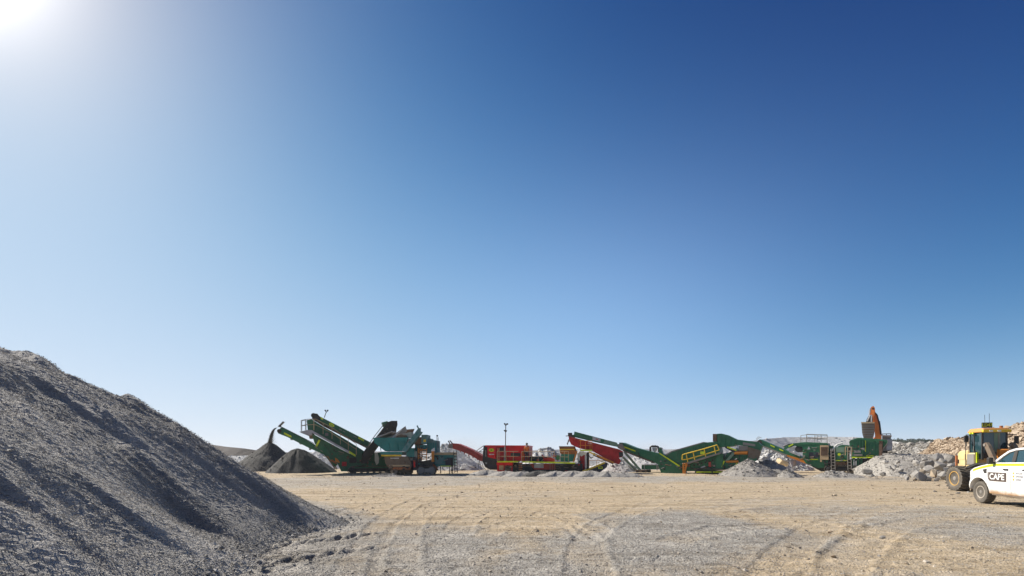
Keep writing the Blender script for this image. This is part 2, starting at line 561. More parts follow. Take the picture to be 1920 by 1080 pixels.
# loose stones scattered on the floor (uncountable)
N = 60000
yy = 6.0 * (46 / 6.0) ** rng.uniform(0, 1, N)
xx = rng.uniform(-1.25, 1.35, N) * yy
keep = poly_sd(xx, yy, PILE_FOOT)[0] < 0.0
cl = vnoise(xx * .5, yy * .5, 77) * .6 + vnoise(xx * 2.1, yy * 2.1, 78) * .4
keep &= rng.uniform(0, 1, N) < np.clip((cl - .25) * 2.2, .04, 1)
xx, yy = xx[keep], yy[keep]
zz, gg = ground_z(xx, yy)
sz = np.clip(0.0045 * rng.pareto(2.6, len(xx)) + 0.005 + 0.00022 * yy, .005, .04)
m_stone_t = grain_mat("loose_stone", (.24, .20, .155), (.52, .46, .38))
m_ = grains("loose_stones", np.stack([xx, yy, zz + sz * .25], -1), sz, m_stone_t, 5)
lo = link("loose_stones", m_)
tag(lo, "small loose stones strewn over the quarry floor", "stones", None, "stuff")

# clods and stones further out
N = 15000
yy = 12 * (42 / 12) ** (rng.uniform(0, 1, N) ** .8); xx = rng.uniform(-.62, 1.25, N) * yy
keep = (poly_sd(xx, yy, PILE_FOOT)[0] < 0.0) & (rng.uniform(0, 1, N) < np.clip((vnoise(xx * .35, yy * .8, 178) - .3) * 2.4, .03, 1))
xx, yy = xx[keep], yy[keep]
zz, gg = ground_z(xx, yy)
sz = np.clip((.010 + .008 * rng.pareto(2.6, len(xx))) * (yy / 16), .012, .075)
lo3 = link("clods", grains("clods", np.stack([xx, yy, zz + sz * .15], -1), sz, grain_mat("clod", (.20, .145, .095), (.48, .40, .30)), 25, .6))
tag(lo3, "scattered dirt clods and stones across the farther quarry floor", "clods", None, "stuff")
N = 46000
yy = 5.9 * (15 / 5.9) ** (rng.uniform(0, 1, N) ** 1.2); xx = rng.uniform(-.8, 1.25, N) * yy
keep = poly_sd(xx, yy, PILE_FOOT)[0] < 0.0
zz, gg = ground_z(xx, yy)
keep &= rng.uniform(0, 1, N) < .12 + .85 * gg
xx, yy, zz = xx[keep], yy[keep], zz[keep]
sz = rng.uniform(.004, .0095, len(xx)) * (.7 + yy / 14)
lo2 = link("fine_gravel", grains("fine_gravel", np.stack([xx, yy, zz + sz * .3], -1), sz, grain_mat("fine_gravel", (.20, .19, .175), (.50, .475, .44)), 15))
tag(lo2, "fine grey crushed gravel lying over the near quarry floor", "gravel", None, "stuff")

# ------------------------------------------------------------------ rocks
def rock_mesh(name, seed, mat, cuts=16, sub=2):
    """angular broken rock: hull of scattered points with worn edges"""
    r = random.Random(seed)
    bm = bmesh.new()
    sc = Vector((r.uniform(.9, 1.25), r.uniform(.75, 1.05), r.uniform(.65, .95)))
    for k in range(cuts):
        v = Vector((r.gauss(0, 1), r.gauss(0, 1), r.gauss(0, 1))).normalized() * r.uniform(.78, 1.08)
        bm.verts.new((v.x * sc.x, v.y * sc.y, v.z * sc.z))
    bmesh.ops.convex_hull(bm, input=bm.verts[:])
    for v in [v for v in bm.verts if not v.link_faces]: bm.verts.remove(v)
    bmesh.ops.bevel(bm, geom=bm.edges[:], offset=.045, segments=1, affect='EDGES', clamp_overlap=True)
    me = bpy.data.meshes.new(name)
    bm.to_mesh(me); bm.free()
    me.materials.append(mat)
    return me

def rock_mat(name, dark, light, scale=1.5):
    m, nt, b = new_mat(name)
    n1 = noise_n(nt, scale, 6, .65); n2 = noise_n(nt, scale * 5, 5, .7)
    oi = nt.nodes.new("ShaderNodeObjectInfo")
    k = math_n(nt, 'MULTIPLY_ADD', n1, .6, math_n(nt, 'MULTIPLY_ADD', n2, .35, math_n(nt, 'MULTIPLY', oi.outputs["Random"], .25)))
    nt.links.new(ramp(nt, k, [(.35, dark), (.85, light)]), b.inputs["Base Color"])
    b.inputs["Roughness"].default_value = .9
    bump_to(nt, b, n2, .5, .05)
    return m
m_rock_grey = rock_mat("grey_rock", (.18, .165, .147), (.45, .42, .38))
m_rock_tan = rock_mat("tan_rock", (.26, .19, .12), (.52, .43, .32))
ROCKS_G = [rock_mesh("rock", 100 + k, m_rock_grey) for k in range(8)]
ROCKS_T = [rock_mesh("rock", 200 + k, m_rock_tan) for k in range(4)]
def put_rock(name, me, loc, size, parent=None, sq=1.0):
    o = link(name, me, parent)
    o.location = loc
    o.rotation_euler = (random.uniform(0, 6.28), random.uniform(-.4, .4), random.uniform(0, 6.28))
    o.scale = (size, size, size * sq)
    return o
# single stones one can pick out on the floor
for (px, py, w) in [(1557, 1002, 12), (1475, 996, 9), (1655, 1013, 12), (1600, 1014, 6), (1580, 1011, 6), (1470, 1043, 9), (1563, 1047, 12), (1648, 1046, 7),
                    (1240, 981, 7), (1172, 968, 6), (1105, 943, 7), (699, 954, 8), (681, 956, 5), (664, 933, 5), (1771, 1052, 6), (1823, 1034, 7), (1305, 1071, 9),
                    (1512, 999, 7), (1435, 996, 6), (1370, 935, 6), (1560, 931, 7), (1753, 922, 6), (1796, 926, 7), (1815, 924, 5), (835, 936, 5),
                    (623, 974, 8), (634, 976, 5), (1845, 1062, 8), (1872, 1044, 6), (1710, 934, 6), (1700, 1060, 7), (1100, 1060, 6), (1500, 1030, 6), (1770, 1022, 7)]:
    X, Y = ground_px(px, py)
    r_ = w / F * Y * .5
    z_ = float(ground_z(np.array([X]), np.array([Y]))[0][0])
    put_rock("stone", random.choice(ROCKS_T + ROCKS_G[:3]), (X, Y, z_ + r_ * .35), r_, ground, .75)

# ================================================================== the big stockpile on the left
px_ = np.concatenate([np.arange(-31, -14, .11), np.arange(-14, -2.9, .05)]); py_ = np.concatenate([np.arange(-5.5, 2.5, .12), np.arange(2.5, 15, .05), np.arange(15, 24.2, .11)])
PX, PY = np.meshgrid(px_, py_)
wx = PX + .22 * fbm(PX * .35, PY * .35, 3, 51); wy = PY + .22 * fbm(PX * .35 + 9, PY * .35, 3, 52)
sd, arc = poly_sd(wx, wy, PILE_FOOT)
# straight slope at the angle of repose, a thin apron at the toe, easing off towards the crest
base = np.where(sd > 0, np.where(sd < 9, .80 * sd - .0265 * sd * sd, 5.05 + .32 * (sd - 9)) - .18 * (1 - np.exp(-sd / .8)), .3 * sd)
base = base + .36 * np.exp(-((sd - 5.5) / 1.7) ** 2)
base = np.minimum(base, 5.6 + .12 * (base - 5.6))
base = blur2(base, 6, 2)
toe = sstep(.0, .9, base); up = sstep(1.2, 4.0, base)
# slides run straight down the face (towards +x), so relief changes along y and only slowly down the slope
yw = PY + .10 * (PX + 4) + .25 * fbm(PX * .35, PY * .5, 3, 61)
slide = ridged(yw * .42, PX * .05, 3, 62) - .62
slide2 = fbm(yw * 1.7, PX * .16, 4, 64)
slide3 = fbm(yw * 5.0, PX * .35, 3, 69)
h = base + toe * (.19 * slide + .12 * slide2 + .055 * slide3)
def scarp(y0, x0, x1, dz, w=.10):
    """steep little face turned towards the camera; the surface drops by dz on its near side"""
    yy_ = y0 + .07 * (PX + 5) + .10 * fbm(PX * .8, PX * 0 + y0, 2, 70)
    m = sstep(x0 - .8, x0 + .4, PX) * sstep(x1 + .25, x1 - .25, PX)
    return -dz * m * sstep(w, -w, PY - yy_) * sstep(-1.9, -.1, PY - yy_)
for q in ((7.75, -6.1, -4.5, .20), (9.6, -7.6, -5.6, .07), (6.0, -5.8, -4.3, .10), (11.4, -9.0, -6.4, .09), (8.7, -9.4, -7.4, .10), (12.8, -11.5, -8.4, .18), (5.0, -7.4, -5.6, .08), (10.4, -10.5, -8.6, .12)):
    h = h + toe * scarp(*q)
# slumped steps and cut faces towards the crest
sc_ = fbm(PX * .6 + .5 * PY, PY * .55, 4, 65)
h += up * (.19 * np.tanh(sc_ * 4) + .07 * (ridged(PX * 1.2, PY * 1.2, 3, 66) - .6))
h += toe * .014 * fbm(PX * 5, PY * 5, 3, 67) + .010 * (rng.uniform(-1, 1, PX.shape)) * toe
streak = .5 + .9 * fbm(yw * .75, PX * .07, 4, 81) + .25 * fbm(PX * 2, PY * 2, 3, 82)
pv = np.stack([PX, PY, h], -1).reshape(-1, 3)
pf = grid_faces(len(px_), len(py_), (h > -.06).ravel())
pv2, pf2, pa2 = compact(pv, pf, {"streak": streak.ravel()})
m_pile = gravel_mat("stockpile_gravel", (.195, .185, .168), (.43, .41, .378), 46, .8, .03)
def streaked(m, lo, hi):
    """slides of paler fines and darker coarse stone running down the pile"""
    nt = m.node_tree; b = nt.nodes["Principled BSDF"]
    src = b.inputs["Base Color"].links[0].from_socket
    k = ramp(nt, attr_n(nt, "streak"), [(.15, (lo, lo, lo)), (.85, (hi, hi * .985, hi * .96))])
    nt.links.new(mixrgb(nt, 1.0, src, k, 'MULTIPLY'), b.inputs["Base Color"])
streaked(m_pile, .72, 1.28)
pile = link("gravel_stockpile", bulk_mesh("gravel_stockpile", pv2, pf2, m_pile, False, pa2))
tag(pile, "huge grey crushed gravel stockpile sloping down from the left edge", "gravel pile")
# its loose grains
N = 170000
qy = 2.6 * (19 / 2.6) ** (rng.uniform(0, 1, N) ** .85); qx = -3.4 - rng.uniform(0, 1, N) * np.maximum(1.28 * qy - 1.2, 1.5)
ii = np.clip(np.searchsorted(px_, qx) - 1, 0, len(px_) - 1); jj = np.clip(np.searchsorted(py_, qy) - 1, 0, len(py_) - 1)
hz = h[jj, ii]
sdq, _ = poly_sd(qx, qy, PILE_FOOT)
k_ = (hz > .0) & (rng.uniform(0, 1, N) < .25 + .95 * vnoise(qy * 1.4, qx * .25, 91))
S = (.0045 + .0055 * rng.uniform(0, 1, N) ** 2) * np.where(rng.uniform(0, 1, N) < .05, 1.7, 1.0)
S = S + np.clip(.0045 * (qy - 6) / 6, -.001, .006)
S = np.where(hz < .35, S * 1.25, S)
m_grain = grain_mat("gravel_grain", (.155, .147, .132), (.51, .487, .45))
streaked(m_grain, .72, 1.28)
gm_ = grains("gravel_grains", np.stack([qx, qy, hz + S * .3], -1)[k_], S[k_], m_grain, 9, .9, {"streak": streak[jj, ii][k_]})
gr = link("gravel_grains", gm_, pile)
tag(gr, None, None, None, "stuff")

# coarse stones that rolled down to the toe
N = 5000
qy = 5.5 * (14 / 5.5) ** rng.uniform(0, 1, N); qx = rng.uniform(-6.5, -2.6, N)
sdq, _ = poly_sd(qx, qy, PILE_FOOT)
k_ = (sdq < .55) & (sdq > -1.1) & (rng.uniform(0, 1, N) < np.exp(-((sdq - .05) / .38) ** 2))
qx, qy = qx[k_], qy[k_]
ii = np.clip(np.searchsorted(px_, qx) - 1, 0, len(px_) - 1); jj = np.clip(np.searchsorted(py_, qy) - 1, 0, len(py_) - 1)
zz = np.maximum(h[jj, ii], ground_z(qx, qy)[0])
S = np.clip(.010 + .010 * rng.pareto(2.5, len(qx)), .01, .05)
ts_ = link("toe_stones", grains("toe_stones", np.stack([qx, qy, zz + S * .3], -1), S, grain_mat("toe_stone", (.16, .152, .14), (.46, .44, .41)), 19, .8), pile)
tag(ts_, None, None, None, "stuff")
# ================================================================== heaps, berms and quarry walls
m_pale = gravel_mat("pale_gravel", (.36, .35, .335), (.60, .585, .56), 9, .8, .06, .6)
m_dark = gravel_mat("dark_gravel", (.042, .040, .037), (.105, .10, .09), 14, .8, .05, .5)
m_brownish = gravel_mat("brown_gravel", (.19, .175, .155), (.37, .345, .31), 14, .8, .05, .5)
m_midgrey = gravel_mat("mid_gravel", (.225, .205, .178), (.42, .392, .35), 11, .8, .05, .5)
m_rubble = gravel_mat("grey_rubble", (.25, .24, .225), (.50, .48, .45), 3.2, 1.0, .15, .25)
m_tanwall = gravel_mat("tan_rubble", (.23, .17, .115), (.50, .40, .295), 3.0, 1.0, .16, .3)
m_farhill = gravel_mat("far_hill", (.030, .021, .019), (.055, .042, .038), .5, .6, .3, .05)
m_chip_pale = grain_mat("pale_chips", (.34, .33, .31), (.62, .605, .58))
m_chip_dark = grain_mat("dark_chips", (.036, .034, .031), (.13, .123, .112))
m_chip_brown = grain_mat("brown_chips", (.17, .155, .135), (.42, .39, .35))
m_chip_grey = grain_mat("grey_chips", (.18, .165, .145), (.46, .43, .385))
m_chip_tan = grain_mat("tan_chips", (.22, .155, .10), (.52, .42, .31))

def heap(name, apex, left, right, Y, mat, label, cat="gravel pile", group=None, seed=0, top=0.12, chips=None, nchip=0, csize=.03,
         power=1.0, rough=.06, deep=1.0, kind=None, base_z=0.0):
    """conical pile: apex pixel, left and right foot pixels, centre depth Y"""
    A = at(apex[0], apex[1], Y)
    zt = A.z - base_z
    rl = (apex[0] - left) / F * Y; rr = (right - apex[0]) / F * Y
    nr, na = 46, 128
    rr_ = np.linspace(0, 1.12, nr)[:, None]; th = np.linspace(0, 2 * np.pi, na, endpoint=False)[None, :]
    cx = np.cos(th)
    rad = np.where(cx > 0, np.sqrt((rr * np.cos(th)) ** 2 + (deep * (rr + rl) / 2 * np.sin(th)) ** 2),
                   np.sqrt((rl * np.cos(th)) ** 2 + (deep * (rr + rl) / 2 * np.sin(th)) ** 2))
    rad = rad * (1 + .10 * fbm(np.cos(th) * 1.3 + seed * 3.1, np.sin(th) * 1.3, 3, seed))
    x = rr_ * rad * np.cos(th); y = rr_ * rad * np.sin(th)
    prof = 1 - np.sqrt(rr_ ** 2 + top ** 2) + (top ** 2) * .5
    prof = np.sign(prof) * np.abs(prof) ** power
    z = zt * prof / max(1e-6, (1 - top + top ** 2 * .5) ** power) + 0 * th
    mid = sstep(0, .25, rr_)
    z = z + mid * rough * zt * (fbm(th * 4 + 0 * rr_, rr_ * 2.0 + 0 * th, 4, seed + 5) + .6 * fbm(x * 1.5, y * 1.5, 4, seed + 9))
    z = np.where(rr_ > 1.0, np.minimum(z, -.05), z)
    V = np.stack([A.x + x, A.y + y, base_z + z], -1).reshape(-1, 3)
    i = np.arange(nr - 1)[:, None] * na; j = np.arange(na)[None, :]
    Fc = np.stack([i + j, i + na + j, i + na + (j + 1) % na, i + (j + 1) % na], -1).reshape(-1, 4)
    ctr = V.mean(0); org = np.array([A.x, A.y, base_z])
    o = link(name, bulk_mesh(name, V - org, Fc, mat, True))
    o.location = org
    tag(o, label, cat, group, kind)
    if nchip:
        r = np.random.default_rng(seed + 50)
        k = r.integers(0, (nr - 5) * na, nchip)
        P = V[k] + r.normal(0, .03, (nchip, 3))
        keep = P[:, 2] > base_z - .02
        P = P[keep]
        S = np.clip(csize * (0.5 + r.pareto(2.5, len(P)) * .7), .01, csize * 5)
        g = link("chips", grains("chips", P - org, S, chips, seed + 51), o)
        tag(g, None, None, None, "stuff")
    return o

def ridge(name, path, mat, label, cat, slope=.9, back=1.2, seed=0, amp=.35, freq=.35, chips=None, nchip=0, csize=.15, ns=160, nt=40, kind=None, chip_name="rubble", flatback=4.0):
    """long berm or wall following crest points (px, py, Y)"""
    pts = [at(*p) for p in path]
    L = [0]
    for a_, b_ in zip(pts, pts[1:]): L.append(L[-1] + (Vector((b_.x, b_.y)) - Vector((a_.x, a_.y))).length)
    s = np.linspace(0, L[-1], ns)
    cx = np.interp(s, L, [p.x for p in pts]); cy = np.interp(s, L, [p.y for p in pts]); cz = np.interp(s, L, [p.z for p in pts])
    tx = np.gradient(cx, s); ty = np.gradient(cy, s); ln = np.hypot(tx, ty); tx /= ln; ty /= ln
    nx, ny = ty, -tx                      # towards the camera
    t = np.concatenate([np.linspace(0, 1, nt), 1 + np.linspace(0, 1, nt // 3)[1:]])
    # t 0..1 front slope foot to crest, 1..2 back
    S, Tt = np.meshgrid(s, t)
    CZ = np.broadcast_to(cz, S.shape)
    run = (CZ + .3) / slope
    d = np.where(Tt <= 1, (1 - Tt) * run, -(Tt - 1) * flatback)
    z = np.where(Tt <= 1, -.3 + (CZ + .3) * Tt, CZ - (Tt - 1) * flatback * .15 * back)
    n1 = fbm(S * freq, d * freq * .8, 5, seed, .58)
    n2 = ridged(S * freq * 1.3, d * freq * .5 + 7, 4, seed + 3) - .6
    mid = np.clip(Tt * 3, 0, 1)
    d2 = d + mid * amp * (n1 * 1.2 + n2 * .6)
    z2 = z + mid * amp * (.7 * fbm(S * freq * 1.7 + 30, d * freq * 1.7, 5, seed + 6, .6))
    X = cx + nx * d2; Yy = cy + ny * d2
    V = np.stack([X, Yy, z2], -1).reshape(-1, 3)
    Fc = grid_faces(ns, len(t))
    org = np.array([cx.mean(), cy.mean(), 0.0])
    o = link(name, bulk_mesh(name, V - org, Fc, mat, False))
    o.location = org
    tag(o, label, cat, None, kind)
    if nchip:
        r = np.random.default_rng(seed + 70)
        k = r.integers(0, ns * (nt + 1), nchip)
        k2 = np.minimum(k + 1, len(V) - 1)
        w = r.uniform(0, 1, (nchip, 1))
        P = V[k] * w + V[k2] * (1 - w)
        bad = np.linalg.norm(V[k] - V[k2], axis=1) > 5
        P = P[~bad]
        P = P + r.normal(0, csize * .25, P.shape)
        Sz = np.clip(csize * (0.35 + r.pareto(2.3, len(P)) * .55), .03, csize * 3.2)
        g = link(chip_name, grains(chip_name, P - org, Sz, chips, seed + 71, .85), o)
        tag(g, None, None, None, "stuff")
    return o

# far ground rises: background terrain
ridge("hill", [(-1500, 838, 190), (-500, 832, 180), (150, 830, 170), (330, 827, 165), (395, 833, 160), (450, 840, 150), (520, 847, 150), (640, 851, 160), (800, 852, 170)], m_farhill,
      "dark brown far hill behind the left stockpile", None, .5, 1, 3, .5, .08, ns=140, kind="structure", flatback=60)
ridge("far_berm", [(380, 858, 90), (440, 855, 88), (520, 851, 86), (590, 847.5, 82), (680, 846, 80), (820, 846, 80), (980, 844, 78), (1060, 843, 78), (1150, 842, 76), (1250, 843, 76), (1330, 838, 76),
              (1400, 828, 78), (1435, 823, 80), (1470, 820.5, 82), (1530, 819, 82), (1600, 819.5, 80), (1650, 824, 78), (1690, 831, 74)], m_pale,
      "long pale grey spoil berm running behind all the machines", "spoil berm", .7, 1, 13, .22, .22, m_chip_pale, 9000, .07, ns=420, flatback=10)
ridge("quarry_wall", [(1655, 833, 60), (1690, 832.5, 57), (1730, 831, 54), (1762, 829, 51), (1790, 832, 49), (1830, 834, 47)], m_rubble,
      "grey broken rock wall right of the excavator, below the far trees", "rock wall", 1.0, 1, 23, .4, .5, m_chip_grey, 9000, .12, ns=220, flatback=6)
ridge("tan_quarry_wall", [(1752, 831, 50.5), (1760, 828, 49), (1768, 823.5, 47), (1815, 823, 43), (1845, 820, 41), (1860, 808, 39.5), (1885, 801, 38), (1900, 799, 37), (1925, 793, 35), (2050, 780, 30), (2200, 770, 26)], m_tanwall,
      "tall tan broken rock wall behind the wheel loader at the right edge", "rock wall", 1.25, 1, 33, .42, .55, m_chip_tan, 19000, .085, ns=300, nt=60, flatback=9)

# distant wooded ridge
ridge("wooded_ridge", [(1560, 836, 300), (1640, 832, 300), (1700, 829, 290), (1760, 831, 280), (1840, 836, 260)],
      gravel_mat("wooded_ridge", (.05, .06, .05), (.11, .115, .09), .3, .6, .3, .05),
      "far dark ridge seen over the grey rock wall", None, .5, 1, 43, .6, .05, ns=120, kind="structure", flatback=60)
m_leaf_far = grain_mat("far_foliage", (.035, .05, .04), (.10, .115, .085))
tp = []; ts = []
for k in range(110):
    px = random.uniform(1662, 1765)
    yy_ = random.uniform(255, 290)
    base_ = at(px, 831, yy_)
    hgt = random.uniform(1.2, 2.6) * (0.7 + .5 * math.sin(px * .15) ** 2)
    for q in range(70):
        tp.append((base_.x + random.gauss(0, 1.1), base_.y + random.gauss(0, 1.1), base_.z + random.uniform(-.3, 1) * hgt)); ts.append(random.uniform(.15, .4))
far_wood = link("far_wood", grains("far_wood", np.array(tp), np.array(ts), m_leaf_far, 3, 1.0))
tag(far_wood, "dark line of distant trees on the ridge right of the excavator", "trees", None, "stuff")

# ---- gravel piles among the machines
heap("gravel_pile", (506, 829), 438, 570, 50, m_dark, "dark conical gravel pile under the falling gravel stream at far left", seed=1, top=.05, chips=m_chip_dark, nchip=3500, csize=.022, rough=.05)
heap("gravel_pile", (558, 842), 504, 629, 44.6, m_dark, "dark round-topped gravel pile right of the conical one", seed=2, top=.34, chips=m_chip_dark, nchip=3500, csize=.022, rough=.05, deep=.85)
heap("gravel_pile", (602, 846), 540, 672, 60, m_pale, "pale grey gravel pile behind the dark round-topped pile", seed=3, top=.3, chips=m_chip_pale, nchip=1500, csize=.06)
heap("gravel_pile", (836, 834), 770, 912, 54, m_pale, "pale grey gravel pile under the dusty red conveyor", seed=4, top=.12, chips=m_chip_pale, nchip=3000, csize=.07, rough=.09)
heap("gravel_pile", (1024, 841), 970, 1078, 60, m_pale, "pale grey gravel pile behind the dark middle of the red crusher", seed=5, top=.35, chips=m_chip_pale, nchip=1800, csize=.07)
heap("gravel_pile", (1152, 858), 1096, 1206, 47.5, m_pale, "pale grey gravel pile under the tail of the red screen box", seed=6, top=.2, chips=m_chip_pale, nchip=2200, csize=.06, rough=.1)
heap("gravel_pile", (1203, 852), 1150, 1262, 56, m_pale, "pale grey gravel pile behind the slanted pale green struts", seed=7, top=.15, chips=m_chip_pale, nchip=2000, csize=.06)
heap("gravel_pile", (1404, 862), 1351, 1462, 36.6, m_brownish, "brown grey conical pile below the dropping chute", seed=8, top=.07, chips=m_chip_brown, nchip=5000, csize=.028, rough=.07)
heap("gravel_pile", (1438, 864), 1392, 1488, 38.6, m_brownish, "shaded broad pile joined to the right of the chute pile", seed=9, top=.35, chips=m_chip_brown, nchip=3500, csize=.03, rough=.08)
heap("gravel_pile", (1476, 880), 1459, 1504, 34.2, m_brownish, "small low pile right of the shaded broad pile", seed=10, top=.12, chips=m_chip_brown, nchip=1200, csize=.025)
heap("gravel_pile", (1450, 843), 1392, 1515, 52, m_pale, "pale rocky pile under the conveyor of the green jaw crusher", seed=12, top=.2, chips=m_chip_pale, nchip=3500, csize=.09, rough=.12)
heap("gravel_pile", (1560, 884), 1528, 1618, 34.5, m_midgrey, "low grey gravel hump in front of the jaw crusher's ladders", seed=14, top=.4, chips=m_chip_grey, nchip=1800, csize=.03, rough=.1, deep=.5)
heap("gravel_pile", (724, 888.5), 697, 752, 35.2, m_midgrey, "small grey gravel heap in front of the teal crusher", seed=15, top=.4, chips=m_chip_grey, nchip=1200, csize=.03, rough=.15, deep=.5)
# windrow of low heaps in front of the red crusher
for k, (px, py, wl, wr, Y) in enumerate([(916, 881, 40, 36, 38), (948, 883.5, 36, 40, 37), (980, 884, 42, 34, 36.4), (1012, 883, 36, 42, 36), (1044, 883.5, 44, 36, 35.8),
                                         (1076, 883, 38, 40, 35.6), (1108, 883, 42, 36, 35.4), (1141, 884, 36, 42, 35.2), (1172, 885.5, 36, 34, 35.4)]):
    heap("gravel_heap", (px, py), px - wl, px + wr, Y, m_midgrey if k % 3 else m_dark if k == 3 else m_midgrey, 
         "low grey heap, %s from the left in the row before the red crusher" % ("first second third fourth fifth sixth seventh eighth ninth".split()[k]),
         "gravel heap", "row of low heaps before the red crusher", seed=20 + k, top=.8, chips=m_chip_grey, nchip=500, csize=.016, rough=.10, deep=.45)
# ---- feed ramp and boulders on the right
ramp_o = ridge("rubble_ramp", [(1600, 880, 39.5), (1622, 868, 39), (1645, 855, 38.6), (1668, 850, 38.2), (1700, 851, 38), (1735, 852, 37.6), (1775, 853, 37), (1815, 857, 36), (1860, 862, 36)], m_midgrey,
      "long grey rubble ramp with boulders, right of the jaw crusher", "rubble ramp", .42, 1, 53, .30, .45, m_chip_grey, 4200, .04, ns=240, nt=60, flatback=10, chip_name="rubble")
def ramp_pt(px, py, Y): return at(px, py, Y)
for (px, py, Y, w, tanr) in [(1722, 893, 29.6, 28, 0), (1738, 872, 31.5, 26, 0), (1752, 888, 30.5, 22, 1), (1762, 874, 31.5, 24, 0), (1770, 892, 29.8, 20, 0), (1757, 858, 33.8, 24, 0),
                             (1778, 861, 33, 22, 0), (1742, 880, 30.8, 18, 0), (1785, 876, 31, 20, 0), (1730, 885, 30.3, 14, 1), (1708, 890, 30, 13, 0), (1700, 897, 29.2, 11, 0), (1775, 882, 30.6, 16, 0),
                             (1690, 881, 31.2, 10, 0), (1668, 876, 32.5, 10, 0), (1655, 888, 31, 12, 0), (1740, 898, 29.2, 12, 0), (1757, 899, 29, 10, 0), (1626, 885, 32.5, 16, 0), (1634, 892, 31, 9, 0), (1718, 868, 33, 15, 0),
                             (1684, 866, 34, 9, 0), (1710, 862, 34.5, 10, 0), (1660, 866, 35.5, 12, 0), (1765, 866, 32.5, 18, 0), (1788, 892, 29.5, 16, 0), (1783, 900, 28.6, 9, 0), (1735, 862, 34, 13, 0), (1715, 899, 29, 8, 1)]:
    P = at(px, py, Y)
    put_rock("boulder", random.choice(ROCKS_T if tanr else ROCKS_G), P - ramp_o.location, w / F * Y * .53, ramp_o, .9)
for k in range(120):
    px = random.uniform(1640, 1795); t_ = random.random()
    Y = 37 - 7.5 * t_; py = 856 + 42 * t_ + random.uniform(-2, 2)
    put_rock("boulder", random.choice(ROCKS_G), at(px, py, Y) - ramp_o.location, random.uniform(1.5, 4.5) / F * Y * .6, ramp_o, .85)
# pale quarried block and cream rocks beside the chute piles
blk = put_rock("stone_block", rock_mesh("stone_block", 77, rock_mat("pale_block", (.42, .41, .42), (.58, .57, .57)), 5), at(1486, 873, 44), .95, None, .9)
tag(blk, "large pale grey stone block under the orange conveyor belly", "stone block")
crm = put_rock("cream_rock", rock_mesh("cream_rock", 78, rock_mat("cream_rock", (.50, .38, .22), (.75, .65, .48))), at(1466, 868, 44.5), .6)
tag(crm, "cream coloured rock left of the pale stone block", "rock")
